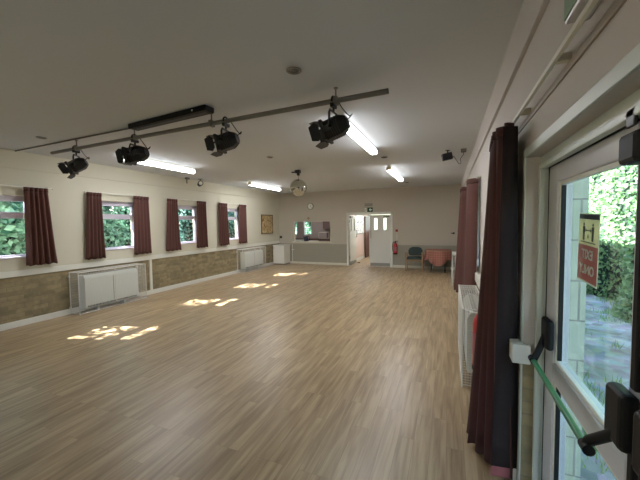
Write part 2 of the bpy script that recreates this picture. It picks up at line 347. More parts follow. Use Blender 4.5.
# ------------------------------------------------------------------ left windows
def window(n, c):
    o = bpy.data.objects.new('window_%d' % n, None); COL.objects.link(o); o.location = (XL-.16, c, WZ0); struct(o)
    W = WH; H = WZ1-WZ0; fx0, fx1 = 0, .07
    f = MB(); f.box(fx0, fx1, -W, -W+.055, 0, H); f.box(fx0, fx1, W-.055, W, 0, H); f.box(fx0, fx1, -W, W, 0, .05); f.box(fx0, fx1, -W, W, H-.06, H)
    tz = 1.83-WZ0; f.box(fx0, fx1, -W, W, tz-.035, tz+.035); f.build('window_frame', M['lilac'], o, bevel=.004)
    s = MB(); y0, y1, z0, z1 = -W+.055, W-.055, tz+.035, H-.06
    s.box(.02, .085, y0, y0+.035, z0, z1); s.box(.02, .085, y1-.035, y1, z0, z1); s.box(.02, .085, y0, y1, z0, z0+.035); s.box(.02, .085, y0, y1, z1-.035, z1)
    sash = s.build('top_sash', M['lilac'], o, bevel=.004)
    MB().box(.03, .036, y0+.03, y1-.03, z0+.03, z1-.03).build('pane', M['glass'], sash)
    MB().box(.03, .036, -W+.05, W-.05, .045, tz-.03).build('pane', M['glass'], o)
    h = MB(); h.box(.07, .10, W-.13, W-.09, tz-.05, tz+.05); h.box(.09, .115, W-.125, W-.095, tz-.12, tz); h.build('window_handle', M['white'], o, bevel=.005)
    sb = MB(); sb.box(.07, .18, -W, W, -.001, .022); sb.build('window_sill', M['lilac'], o, bevel=.004)
for i, c in enumerate(WC): window(i+1, c)
# right-hand window behind the far curtains
o = bpy.data.objects.new('window_5', None); COL.objects.link(o); o.location = (XR+.12, (RWY0+RWY1)/2, RWZ0); struct(o)
W = (RWY1-RWY0)/2; H = RWZ1-RWZ0
f = MB(); f.box(0, .07, -W, -W+.06, 0, H); f.box(0, .07, W-.06, W, 0, H); f.box(0, .07, -W, W, 0, .06); f.box(0, .07, -W, W, H-.06, H); f.box(0, .07, -.03, .03, 0, H)
f.build('window_frame', M['upvc'], o, bevel=.004); MB().box(.03, .036, -W+.05, W-.05, .05, H-.05).build('pane', M['bglass'], o)
# ------------------------------------------------------------------ curtains and rails
def curtain(top, bot, zt, zb, m, label, group, head=.09, flare=None, name='curtain', lining=None):
    """top, bot: plan polylines (x, y) of the cloth at its heading and its hem"""
    T = catmull([(p[0], p[1], 0) for p in top]); B = catmull([(p[0], p[1], 0) for p in bot]); n = len(T); rows = 14
    org = Vector(((T[0].x+T[-1].x)/2, (T[0].y+T[-1].y)/2, 0)); org.z = zb
    root = thing(name, label, 'curtain', org, 0, group)
    def sheet(z0, z1, rows, off=0):
        P = []; Fc = []
        for j in range(rows+1):
            z = z0+(z1-z0)*j/rows; t = (z-zb)/(zt-zb); t = t**.85
            for i in range(n):
                p = B[i].lerp(T[i], t); d = (T[min(i+1, n-1)]-T[max(i-1, 0)]).normalized(); nn = Vector((-d.y, d.x, 0))*off
                P.append((p.x+nn.x-org.x, p.y+nn.y-org.y, z-org.z+.008*math.sin(i*.9)*(1-t)))
        for j in range(rows):
            for i in range(n-1): Fc.append((j*n+i, j*n+i+1, (j+1)*n+i+1, (j+1)*n+i))
        return P, Fc
    def put(nm, args, mm, th):
        k = MB(); k.add(*sheet(*args)); o = k.build(nm, mm, root, smooth=True); s = o.modifiers.new('thick', 'SOLIDIFY'); s.thickness = th; s.offset = 0; return o
    put('curtain_panel', (zb, zt-head*.7, rows), m, .006)
    put('pleated_heading', (zt-head*.75, zt, 2), m, .018)
    return root
def zig(x, y0, y1, n, amp, ph=0):
    pts = []
    for i in range(n*2+1):
        y = y0+(y1-y0)*i/(n*2); pts.append((x+amp*(1 if (i+ph) % 2 else -1)*random.uniform(.65, 1.1), y+random.uniform(-.008, .008)))
    return pts
CU = [  # top y0, y1, bottom y0, y1
    (3.09, 3.43, 3.06, 3.52, 'maroon curtain at the far left, right of the leftmost window'),
    (4.08, 4.36, 4.00, 4.39, 'maroon curtain on the left side of the second window'),
    (5.07, 5.45, 5.03, 5.48, 'maroon curtain on the right side of the second window'),
    (5.99, 6.30, 5.88, 6.37, 'maroon curtain on the left side of the third window'),
    (6.99, 7.35, 6.93, 7.37, 'maroon curtain on the right side of the third window'),
    (7.92, 8.30, 7.89, 8.37, 'maroon curtain on the left side of the furthest left-wall window'),
    (8.93, 9.32, 8.88, 9.33, 'maroon curtain on the right side of the furthest left-wall window')]
for a, bb, c, d, lab in CU:
    random.seed(int(a*100)); curtain(zig(XL+.095, a, bb, 5, .02), zig(XL+.10, c, d, 5, .034), 2.315, 1.0, M['curtain'], lab, 'maroon curtains along the left wall')
# the leftmost window's other curtain, outside the picture
curtain(zig(XL+.095, 2.12, 2.45, 5, .02), zig(XL+.10, 2.06, 2.47, 5, .034), 2.315, 1.0, M['curtain'], 'maroon curtain on the left side of the leftmost window', 'maroon curtains along the left wall')
def rail(label, p, q, zr, side, r=.009, n=3, group='white curtain rails', flat=False):
    root = thing('curtain_rail', label, 'curtain rail', ((p[0]+q[0])/2, (p[1]+q[1])/2, zr), 0, group); L = abs(q[1]-p[1])/2
    k = MB()
    if flat: k.box(-.007, .007, -L, L, -.009, .009)
    else: k.cyl((0, -L, 0), (0, L, 0), r); k.cyl((0, -L-.012, 0), (0, -L, 0), r*1.7); k.cyl((0, L, 0), (0, L+.012, 0), r*1.7)
    k.build('rail_track', M['white'], root, smooth=not flat)
    for i in range(n):
        y = -L+.06+(2*L-.12)*i/(n-1)
        w = (side-p[0])
        c = MB(); c.box(min(0, w), max(0, w), y-.012, y+.012, -.012, .02); c.build('bracket', M['warmwhite'], root, bevel=.003)
for i, c in enumerate(WC):
    c += .0
    rail('thin white curtain rail above the %s left-wall window' % ['leftmost', 'second', 'third', 'furthest'][i], (XL+.075, c-.70), (XL+.075, c+.70), 2.318, XL, n=2)
rail('long white curtain rail above the glazed exit doors', (XR-.05, -.45), (XR-.05, 2.72), 2.235, XR, n=6, flat=True, group='white curtain rails on the right wall')
rail('white curtain rail above the far pair of curtains on the right wall', (XR-.05, 4.8), (XR-.05, 6.45), 2.235, XR, n=3, flat=True, group='white curtain rails on the right wall')
# near full-length curtain by the doors
def pleat(path, n, amp):
    P = [Vector((p[0], p[1], 0)) for p in path]; D = [0]
    for a, c in zip(P, P[1:]): D.append(D[-1]+(c-a).length)
    out = []
    for i in range(n+1):
        d = D[-1]*i/n; k_ = max(j for j in range(len(P)-1) if D[j] <= d+1e-9); t = (d-D[k_])/(D[k_+1]-D[k_]); p = P[k_].lerp(P[k_+1], t); u = (P[k_+1]-P[k_]).normalized()
        a = 0 if i in (0, n) else amp*(1 if i % 2 else -1); out.append((p.x-u.y*a, p.y+u.x*a))
    return out
cur = curtain(pleat([(.338, 2.13), (.295, 2.12), (.275, 2.30), (.305, 2.72)], 15, .017), pleat([(.402, 2.27), (.335, 2.21), (.155, 2.52), (.20, 2.78)], 15, .026), 2.205, .03, M['curtain2'],
    'tall dark maroon curtain hanging to the floor beside the glazed doors', 'maroon curtains on the right wall', head=.07)
lx = cur.location
def strip(name, m, z0, z1, x=0):
    k = MB(); P = []; n = 10; T = [(.358, 2.10), (.284, 2.08)]; B = [(.418, 2.225), (.262, 2.205)]
    for j in range(n+1):
        z = z0+(z1-z0)*j/n; t = ((z-.03)/2.17)**.85
        for i in range(2): P.append((B[i][0]*(1-t)+T[i][0]*t-lx.x-x*.5, B[i][1]*(1-t)+T[i][1]*t-lx.y-x, z-lx.z))
    k.add(P, [(2*j, 2*j+1, 2*j+3, 2*j+2) for j in range(n)]); o = k.build(name, m, cur, smooth=True); q = o.modifiers.new('thick', 'SOLIDIFY'); q.thickness = .004
strip('dark_shaded_lining', M['lining'], .10, 2.18); strip('turned_hem', M['hem'], .03, .10)  # dark lining, its near-black also holding the backlit shade of the fold
random.seed(5)
curtain([(.375, 4.84), (.30, 4.87), (.25, 4.97), (.33, 5.05), (.25, 5.14), (.34, 5.22), (.27, 5.3)], [(.36, 4.83), (.28, 4.84), (.20, 4.92), (.30, 5.04), (.18, 5.15), (.32, 5.24), (.22, 5.34)], 2.235, .43, M['curtain'], 'nearer maroon curtain of the far pair on the right wall', 'maroon curtains on the right wall')
curtain([(.34, 5.9), (.21, 5.98), (.33, 6.06), (.21, 6.14), (.33, 6.22), (.20, 6.3), (.34, 6.38)], [(.30, 5.86), (.13, 5.95), (.27, 6.05), (.10, 6.13), (.27, 6.22), (.10, 6.32), (.3, 6.42)], 2.235, .43, M['curtain'], 'further maroon curtain of the far pair on the right wall', 'maroon curtains on the right wall')
# ------------------------------------------------------------------ heaters and wire guards
def heater(label, y0, y1, z0, z1, group, flip=False, x0=0.02, x1=.22):
    """wall convector; local x = distance from the wall"""
    xw = XR if flip else XL
    root = thing('wall_heater', label, 'heater', (xw, (y0+y1)/2, 0), PI if flip else 0, group); L = (y1-y0)/2
    k = MB(); k.prism([(x0, z0), (x1-.012, z0), (x1, z0+.03), (x1, z1-.07), (x1-.035, z1-.012), (x1-.06, z1), (x0, z1)], 1, -L, L)
    k.build('casing', M['heater'], root, bevel=.006)
    g = MB()
    n = int(2*L/.03)
    for i in range(n):
        y = -L+.04+(2*L-.08)*i/n; g.box(x1-.002, x1+.003, y, y+.018, z0+.025, z0+.06)
    g.build('outlet_grille', M['dark'], root)
    g = MB(); g.box(x1, x1+.004, -.004, .004, z0+.07, z1-.07); g.build('panel_joint', M['kick'], root)
    for y in (-L*.55, L*.45):
        g = MB(); g.box(x0+.03, x1-.02, y-.02, y+.02, 0, z0); g.build('foot', M['heater'], root)
    v = MB(); v.box(x0+.05, x1-.06, -L+.05, L-.05, z1-.004, z1+.004); v.build('top_vent', M['kick'], root)
    return root
def guard(label, y0, y1, h, dp, group, flip=False, sp=.03, w=.0028, z0=.02):
    xw = XR if flip else XL
    root = thing('heater_guard', label, 'heater guard', (xw, (y0+y1)/2, 0), PI if flip else 0, group); L = (y1-y0)/2
    a = .03 if not flip else .06
    k = MB(); r = .008
    for y in (-L, L):
        k.tube([(a, y, h), (dp, y, h), (dp, y, z0), (a, y, z0)], r, 6); k.cyl((a, y, 0), (a, y, h), r, n=6); k.cyl((dp, y, 0), (dp, y, z0), r, n=6)
    for (x, z) in ((dp, h), (dp, z0), (a, h)): k.cyl((x, -L, z), (x, L, z), r, n=6)
    k.cyl((dp, 0, z0), (dp, 0, h), .006, n=6)
    k.build('guard_frame', M['wire'], root, smooth=True)
    def wires(name, lines):
        q = MB()
        for p0, p1 in lines: q.cyl(p0, p1, w/2, n=4, cap=False)
        return q.build(name, M['wire'], root)
    ln = []
    ny = int(2*L/sp); nz = int((h-z0)/sp); nx = int((dp-a)/sp)
    for i in range(1, ny): y = -L+2*L*i/ny; ln.append(((dp, y, z0), (dp, y, h)))
    for i in range(1, nz): z = z0+(h-z0)*i/nz; ln.append(((dp, -L, z), (dp, L, z)))
    wires('front_mesh', ln)
    ln = []
    for i in range(1, ny): y = -L+2*L*i/ny; ln.append(((a, y, h), (dp, y, h)))
    for i in range(1, nx+1): x = a+(dp-a)*i/(nx+1); ln.append(((x, -L, h), (x, L, h)))
    wires('top_mesh', ln)
    for y in (-L, L):
        ln = []
        for i in range(1, nx+1): x = a+(dp-a)*i/(nx+1); ln.append(((x, y, z0), (x, y, h)))
        for i in range(1, nz): z = z0+(h-z0)*i/nz; ln.append(((a, y, z), (dp, y, z)))
        wires('end_mesh', ln)
    for y in (-L, L):
        for z in (.12, h-.08): q = MB(); q.box(0, a+.008, y-.012, y+.012, z-.015, z+.015); q.build('wall_clip', M['white'], root)
    return root
heater('white convector heater on the left wall below the second window', 3.87, 4.98, .07, .715, 'wall heaters')
guard('white wire guard around the nearer left-wall heater', 3.72, 5.12, .79, .29, 'wire heater guards')
heater('white convector heater at the far end of the left wall', 9.0, 10.14, .12, .70, 'wall heaters')
guard('white wire guard around the furthest left-wall heater', 8.82, 10.25, .80, .26, 'wire heater guards')
heater('white convector heater on the right wall behind the tall curtain', 3.58, 4.5, .07, .71, 'wall heaters', True, .06, .22)
guard('white wire guard around the near heater on the right wall', 3.4, 4.68, .785, .265, 'wire heater guards', True, .026, .004)
guard('white wire guard at the far end of the right wall beside the cloth-covered table', 8.74, 9.9, .78, .30, 'wire heater guards', True, .03, .0035)
heater('white convector heater hidden by the far right curtains', 8.9, 9.75, .07, .71, 'wall heaters', True, .06, .22)
# ------------------------------------------------------------------ glazed exit doors (right)
LX0, LX1 = .50, .565
def leaf(n, ya, yb, mirror):
    """ya = hinge side, yb = meeting side (local along -y)"""
    o = bpy.data.objects.new('door_%d' % n, None); COL.objects.link(o); o.location = (0, 0, 0); struct(o)
    s = -1 if yb < ya else 1
    k = MB(); W = abs(yb-ya); Y = lambda t: ya+s*t
    for (t0, t1, z0, z1) in ((0, .14, .03, 1.93), (W-.10, W, .03, 1.93), (.14, W-.1, 1.84, 1.93), (.14, W-.1, .83, .925), (.14, W-.1, .03, .14)):
        k.box(LX0, LX1, Y(t0), Y(t1), z0, z1)
    k.build('leaf_frame', M['upvc'], o, bevel=.006)
    g = MB()
    for (z0, z1) in ((.925, 1.84), (.14, .83)):
        for (t0, t1, c0, c1) in ((.14, .158, z0, z1), (W-.118, W-.1, z0, z1), (.158, W-.118, z0, z0+.018), (.158, W-.118, z1-.018, z1)):
            g.box(LX0+.008, LX0+.03, Y(t0), Y(t1), c0, c1)
    g.build('glazing_bead', M['white'], o, bevel=.004)
    for (z0, z1) in ((.915, 1.85), (.13, .84)):
        MB().box(.533, .537, Y(.135), Y(W-.095), z0, z1).build('pane', M['bglass'], o)
    q = MB(); q.box(LX0-.002, LX0+.05, Y(-.006), Y(.0), .03, 1.94); q.box(LX0-.002, LX0+.05, Y(-.006), Y(W), 1.931, 1.938)
    q.box(LX0+.012, LX0+.031, Y(.158), Y(.166), .945, 1.82); q.box(LX0+.012, LX0+.031, Y(.158), Y(.166), .16, .81); q.build('dark_gasket', M['blackpl'], o)
    # panic hardware
    z = 1.0
    def mech(name, t0, t1, z0, z1, x0):
        q = MB(); q.box(x0, LX0, Y(t0), Y(t1), z0, z1); return q.build(name, M['blackpl'], o, bevel=.018, seg=3)
    mech('hinge_side_box', .04, .165, .985, 1.14, .466)
    mech('latch_side_box', W-.13, W-.02, .985, 1.155, .452)
    for (t, tb) in ((.085, .12), (W-.05, W-.15)):
        q = MB(); q.tube([(.48, Y(t), 1.05), (.455, Y((t+tb)/2), .99), (.428, Y(tb), .935), (.418, Y(tb), .912)], .0165, 10); q.build('bar_arm', M['blackpl'], o, smooth=True)
    q = MB(); q.cyl((.42, Y(.11), .915), (.42, Y(W-.14), .915), .0125, n=14); q.build('push_bar', M['green'], o, smooth=True)
    q = MB(); q.cyl((.42, Y(.085), .915), (.42, Y(.125), .915), .018, n=12); q.cyl((.42, Y(W-.165), .915), (.42, Y(W-.125), .915), .018, n=12); q.build('bar_end_cap', M['blackpl'], o, smooth=True)
    if n == 1:
        q = MB(); q.box(.476, LX0, Y(W-.04), Y(W-.008), .05, 1.0); q.box(.476, LX0, Y(W-.04), Y(W-.008), 1.175, 1.80); q.build('bolt_rod_cover', M['blackpl'], o, bevel=.006)
        q = MB(); q.box(.445, LX0, Y(W-.08), Y(W+.02), 1.80, 1.885); q.build('top_latch', M['blackpl'], o, bevel=.014)
        q = MB(); q.box(.455, .50, Y(W-.06), Y(W-.015), 1.925, 1.95); q.box(.455, .465, Y(W-.06), Y(W-.015), 1.90, 1.95); q.build('latch_keep', M['softblack'], o, bevel=.004)
    return o
leaf(1, 2.055, 1.095, False); leaf(2, .115, 1.085, True)
k = MB(); k.box(.47, .60, 2.06, 2.11, 0, 2.0); k.box(.47, .60, .06, .11, 0, 2.0); k.box(.47, .60, .11, 2.06, 1.935, 2.0); k.box(.47, .60, .11, 2.06, -.02, .025)
k.box(.455, .485, 2.05, 2.075, .02, 1.95); k.box(.455, .485, .095, 2.05, 1.925, 1.95); struct(k.build('trim_9', M['casing'], bevel=.004))
k = MB()
for (xa, w) in ((XR-.008, .05),):
    k.box(xa, XR, DY1, DY1+w, 0, DTZ+w); k.box(xa, XR, DY0-w, DY0, 0, DTZ+w); k.box(xa, XR, DY0, DY1, DTZ, DTZ+w)
struct(k.build('trim_10', M['casing'], bevel=.003))
# notice stuck on the glass
def thin_paper(m):
    nt = m.node_tree; n = nt.nodes; L = nt.links; b = n['Principled BSDF']; o = [q for q in n if q.type == 'OUTPUT_MATERIAL'][0]
    t = n.new('ShaderNodeBsdfTranslucent'); mx = n.new('ShaderNodeMixShader'); mx.inputs[0].default_value = .72
    src = b.inputs['Base Color'].links[0].from_socket; L.new(src, t.inputs[0]); L.new(b.outputs[0], mx.inputs[1]); L.new(t.outputs[0], mx.inputs[2]); L.new(mx.outputs[0], o.inputs[0])
for nm in ('redsign', 'yellow', 'greysign'): M[nm+'_thin'] = mat(nm+'_thin', tuple(M[nm].node_tree.nodes['Mix'].inputs[6].default_value), .6); thin_paper(M[nm+'_thin'])
M['notice_paper'] = mat('thin_notice_paper', srgb(236, 230, 212), .7); thin_paper(M['notice_paper'])
root = thing('door_notice', 'yellow and red paper notice reading EXIT ONLY back to front on the door glass', 'notice', (.542, 1.655, 1.39), 0)
root.rotation_euler = (math.radians(2.5), 0, 0)
def sheet(name, m, y0, y1, z0, z1, t=.0012, p=None): return MB().box(-t, t, y0, y1, z0, z1).build(name, m, p or root)
k = MB()
for (a, c, z0, z1) in ((-.104, .104, .282, .287), (-.104, -.1, -.008, .282), (.1, .104, -.008, .282), (-.1, .1, -.008, 0), (-.1, .1, .152, .155), (-.1, .1, .259, .262)): k.box(-.0008, .0008, a, c, z0, z1)
k.build('paper_margin', M['notice_paper'], root)
sheet('grey_strip', M['greysign_thin'], -.1, .1, .262, .282)
yp = sheet('yellow_panel', M['yellow_thin'], -.1, .1, .155, .259)
rp = sheet('red_panel', M['redsign_thin'], -.1, .1, .0, .152)
def fig(p, yc):
    k = MB(); k.M = Matrix.Translation((0, yc, .185)); k.prism([(.0, .0)], 0, -.002, .002) if False else None
    k.prism([(math.cos(t)*.006, .055+math.sin(t)*.006) for t in [2*PI*i/10 for i in range(10)]], 0, -.0022, .0022)
    k.prism([(-.011, .02), (-.011, .046), (.011, .046), (.011, .02)], 0, -.0022, .0022)
    k.prism([(-.008, -.012), (-.008, .02), (-.001, .02), (-.001, -.012)], 0, -.0022, .0022); k.prism([(.001, -.012), (.001, .02), (.008, .02), (.008, -.012)], 0, -.0022, .0022)
    k.build('standing_figure', M['greysign'], p)
fig(yp, -.045); fig(yp, .045)
k = MB(); k.box(-.0022, .0022, -.022, .022, .213, .217)
k.prism([(-.03, .215), (-.02, .222), (-.02, .208)], 0, -.0022, .0022); k.prism([(.03, .215), (.02, .222), (.02, .208)], 0, -.0022, .0022)
k.prism([(-.006, .19), (0, .199), (.006, .19), (0, .181)], 0, -.0022, .0022); k.build('distance_arrow', M['greysign'], yp)
k = MB()
for z in (.163, ): k.box(-.0022, .0022, -.075, .075, z, z+.004)
k.build('small_print_line', M['greysign'], yp)
def text_obj(name, body, size, m, parent, loc, rot, ext=.001, bold=.0):
    cu = bpy.data.curves.new('letters', 'FONT'); cu.body = body; cu.size = size; cu.align_x = 'CENTER'; cu.align_y = 'CENTER'; cu.extrude = ext; cu.offset = bold
    t = bpy.data.objects.new('letters', cu); COL.objects.link(t)
    dg = bpy.context.evaluated_depsgraph_get(); me = bpy.data.meshes.new_from_object(t.evaluated_get(dg)); bpy.data.objects.remove(t); bpy.data.curves.remove(cu)
    me.materials.clear(); me.materials.append(m); o = bpy.data.objects.new(name, me); COL.objects.link(o); o.parent = parent; o.location = loc; o.rotation_euler = rot; return o
# reads correctly from outside (+x side), so it shows mirrored through the glass
text_obj('lettering', 'EXIT', .055, M['signwhite'], rp, (0, 0, .112), (PI/2, 0, PI/2), .0024, .0012)
text_obj('lettering', 'ONLY', .055, M['signwhite'], rp, (0, 0, .048), (PI/2, 0, PI/2), .0024, .0012)
# exit sign box above the glazed doors
root = thing('exit_sign', 'green emergency exit sign box above the glazed doors on the right wall', 'exit sign', (XR, 1.06, 2.275), 0)
bx('sign_housing', M['upvc'], (-.065, 0, -.22, .22, 0, .18), root, .006)
bx('sign_face', M['exitlite'], (-.069, -.065, -.21, .21, .008, .17), root)
k = MB(); k.prism([(-.15, .08), (-.09, .13), (-.09, .1), (.02, .1), (.02, .06), (-.09, .06), (-.09, .03)], 0, -.0705, -.069); k.build('arrow_symbol', M['signwhite'], root)
# ------------------------------------------------------------------ ceiling fittings
def tube_light(label, x, y0, y1, first=None):
    root = thing('fluorescent_light', label, 'light', (x, (y0+y1)/2, ZC), 0, 'fluorescent ceiling lights'); L = (y1-y0)/2
    bx('batten', M['white'], (-.035, .035, -L, L, -.045, 0), root, .004)
    k = MB(); k.m = 1; k.prism([(-.05, -.045), (-.06, -.07), (-.055, -.10), (.055, -.10), (.06, -.07), (.05, -.045)], 1, -L+.035, L-.035); k.m = 0; k.prism([(-.055, -.1005), (-.04, -.115), (.04, -.115), (.055, -.1005)], 1, -L+.035, L-.035); k.build('diffuser', [M['tube'], M['tubeside']], root)
    for y in (-L, L-.03): bx('end_cap', M['endcap'], (-.055, .055, y, y+.03, -.11, -.04), root, .004)
    return root
tube_light('fluorescent ceiling light nearest the left, behind the spotlights', -5.22, 3.85, 5.55)
tube_light('fluorescent ceiling light at the far left near the picture', -5.38, 7.9, 9.7)
tube_light('fluorescent ceiling light nearest the right, beside the rightmost spotlight', -1.16, 3.55, 5.35)
tube_light('fluorescent ceiling light at the far right near the back doors', -1.22, 7.1, 9.1)
# lighting bar
A_, B_ = Vector((-5.66, 3.06, 2.78)), Vector((-.49, 2.83, 2.78))
def onbar(x): t = (x-A_.x)/(B_.x-A_.x); return A_.lerp(B_, t)
root = thing('lighting_bar', 'long grey metal bar hung below the ceiling carrying four spotlights', 'lighting bar', (0, 0, 0))
k = MB(); k.cyl(A_, B_, .024, n=14); k.build('bar_tube', M['bar'], root, smooth=True)
for x in (-5.02, -3.76, -2.47, -.975):
    p = onbar(x); k = MB(); k.cyl((p.x, p.y, p.z+.02), (p.x, p.y, ZC), .008, n=8); k.cyl((p.x, p.y, ZC-.012), (p.x, p.y, ZC), .02, n=12)
    k.box(p.x-.02, p.x+.02, p.y-.034, p.y+.034, p.z-.034, p.z+.034); k.build('hanger', M['steel'], root, bevel=.004)
def spotlight(label, x, heading, tilt, drop, size=1., doors=(35, 35, 30, 30), hook=.0):
    p = onbar(x); root = thing('stage_spotlight', label, 'spotlight', (p.x, p.y, p.z), heading, 'black spotlights on the lighting bar')
    k = MB()     # hook clamp round the bar
    q = [(0, .04*math.cos(t), .04*math.sin(t)) for t in [PI*(-.1+1.2*i/8) for i in range(9)]]
    k.M = Matrix.Rotation(-heading+math.atan2(B_.y-A_.y, B_.x-A_.x), 4, 'Z')
    k.tube(q, .011, 6); k.box(-.018, .018, -.045, .045, -.06, -.026); k.cyl((0, 0, -.06), (0, 0, -.10), .012, n=8); k.build('hook_clamp', M['black'], root, bevel=.003)
    w = .115*size
    k = MB(); zt = -.10; zb = -drop     # yoke
    k.box(-w, w, -.016, .016, zt-.006, zt+.004) if False else None
    k.tube([(-w, 0, zb), (-w*.98, 0, zt-.03), (-w*.8, 0, zt), (w*.8, 0, zt), (w*.98, 0, zt-.03), (w, 0, zb)], .011, 6); k.build('yoke', M['black'], root, smooth=True)
    body = MB(); R = Matrix.Translation((0, 0, zb)) @ Matrix.Rotation(-tilt, 4, 'X'); body.M = R
    a = .095*size; f0, f1 = -.155*size, .075*size
    def ring(rx, rz, y, ch=.35): return [(-rx, y, -rz*ch), (-rx*ch*1.4, y, -rz), (rx*ch*1.4, y, -rz), (rx, y, -rz*ch), (rx, y, rz*ch), (rx*ch*1.4, y, rz), (-rx*ch*1.4, y, rz), (-rx, y, rz*ch)]
    rings = [ring(a*.62, a*.62, f0), ring(a*.95, a*.95, f0+.06*size), ring(a, a, f0+.08*size), ring(a, a, f1)]
    P = sum(rings, []); Fc = [tuple(range(8))[::-1]]
    for i in range(3):
        for j in range(8): Fc.append((i*8+j, i*8+(j+1) % 8, (i+1)*8+(j+1) % 8, (i+1)*8+j))
    Fc.append(tuple(range(24, 32))); body.add(P, Fc)
    bo = body.build('lamp_body', M['black'], root, bevel=.005)
    fn = MB(); fn.M = R
    for i in range(4): y = f0+.085*size+i*.022; fn.add(ring(a*1.04, a*1.04, y)+ring(a*1.04, a*1.04, y+.006), [tuple(range(8))[::-1], tuple(range(8, 16))]+[(j, (j+1) % 8, 8+(j+1) % 8, 8+j) for j in range(8)])
    fn.build('cooling_fin', M['softblack'], bo)
    fr = MB(); fr.M = R; s = a*1.06
    for (x0, x1, z0, z1) in ((-s, s, a*.86, s), (-s, s, -s, -a*.86), (-s, -a*.86, -s, s), (a*.86, s, -s, s)): fr.box(x0, x1, f1-.004, f1+.022, z0, z1)
    fr.build('lens_frame', M['black'], bo)
    ln = MB(); ln.M = R; ln.cyl((0, f1-.01, 0), (0, f1+.006, 0), a*.84, n=20); ln.build('lens', M['lens'], bo, smooth=True)
    L = .1*size
    for ang, op in zip((0, 90, 180, 270), doors):
        d = MB(); d.M = R @ Matrix.Translation((0, f1+.022, 0)) @ Matrix.Rotation(math.radians(ang), 4, 'Y') @ Matrix.Translation((0, 0, s)) @ Matrix.Rotation(math.radians(op), 4, 'X')
        hx = [(-s*.6, .012), (s*.6, .012), (s*.95, .012+L*.35), (s*.7, .012+L), (-s*.7, .012+L), (-s*.95, .012+L*.35)]
        d.add([(p_, q_, 0) for p_, q_ in hx]+[(p_, q_, .003) for p_, q_ in hx], [(5, 4, 3, 2, 1, 0), (6, 7, 8, 9, 10, 11)]+[(q_, (q_+1) % 6, 6+(q_+1) % 6, 6+q_) for q_ in range(6)])
        d.box(-.01, .01, -.006, .014, 0, .004)
        d.build('barn_door', M['black'], root)
    for e in (-1, 1): kn = MB(); kn.cyl((e*(w-.01), 0, zb), (e*(w+.03), 0, zb), .017, n=10); kn.build('tilt_knob', M['blackpl'], root, smooth=True)
    # supply cable looping from the bar to the back of the lamp
    bp = R @ Vector((0, f0, .02)); c = MB()
    c.tube(catmull([(.05, -.02, .03), (.09, -.06, -.05), (.07, -.13, -.13), (bp.x+.02, bp.y-.04, bp.z+.05), (bp.x, bp.y, bp.z)]), .005, 6); c.build('cable', M['blackpl'], root, smooth=True)
    return root
spotlight('black spotlight at the left end of the bar with flaps open', -5.04, math.radians(128), math.radians(30), .245, .88, (15, 25, 12, 30))
spotlight('second black spotlight from the left, flaps closed inward', -3.76, math.radians(110), math.radians(12), .215, 1.0, (-20, -14, -14, -14))
spotlight('third black spotlight from the left, by the end of the black housing', -2.27, math.radians(100), math.radians(14), .225, .9, (8, 12, 4, 12))
spotlight('black spotlight nearest the right end of the bar', -1.0, math.radians(88), math.radians(17), .25, .95, (12, 8, 5, 8))
root = thing('ceiling_housing', 'long narrow black housing fixed to the ceiling beside the lighting bar', 'housing', (-3.0, 2.81, ZC), math.radians(-5.5))
bx('housing_case', M['blackpl'], (-.66, .66, -.065, .065, -.06, 0), root, .01)
bx('indicator', M['signwhite'], (.46, .475, -.069, -.064, -.04, -.025), root)
bx('lower_slot', M['black'], (-.62, .62, -.03, .03, -.065, -.058), root)
k = MB(); k.cyl((-6.55, 3.02, ZC-.012), (-3.74, 2.92, ZC-.012), .011, n=8)
tag(k.build('cable_conduit', M['bar'], smooth=True), 'thin grey conduit running along the ceiling to the left wall', 'conduit')
def downlight(label, x, y, r=.062):
    root = thing('recessed_downlight', label, 'downlight', (x, y, ZC), 0, 'unlit recessed downlights')
    k = MB(); k.lathe([(r, 0), (r, -.008), (r*.85, -.012), (r*.7, -.004), (r*.55, .0)], n=24); k.build('trim_ring', M['steel'], root, smooth=True)
    k = MB(); k.lathe([(r*.68, -.001), (r*.6, -.006), (r*.2, -.010)], n=20); k.build('lamp', M['lens'], root, smooth=True)
for lab, x, y in (('round chrome downlight in the near ceiling above the lighting bar', -1.18, 2.40), ('small unlit downlight left of centre behind the lighting bar', -3.11, 5.25),
                  ('small unlit downlight between the two right-hand fluorescent lights', -1.15, 6.2), ('small unlit downlight near the back wall above the doors', -1.22, 10.4), ('small unlit downlight at the near left ceiling', -5.29, 2.74)):
    downlight(lab, x, y)
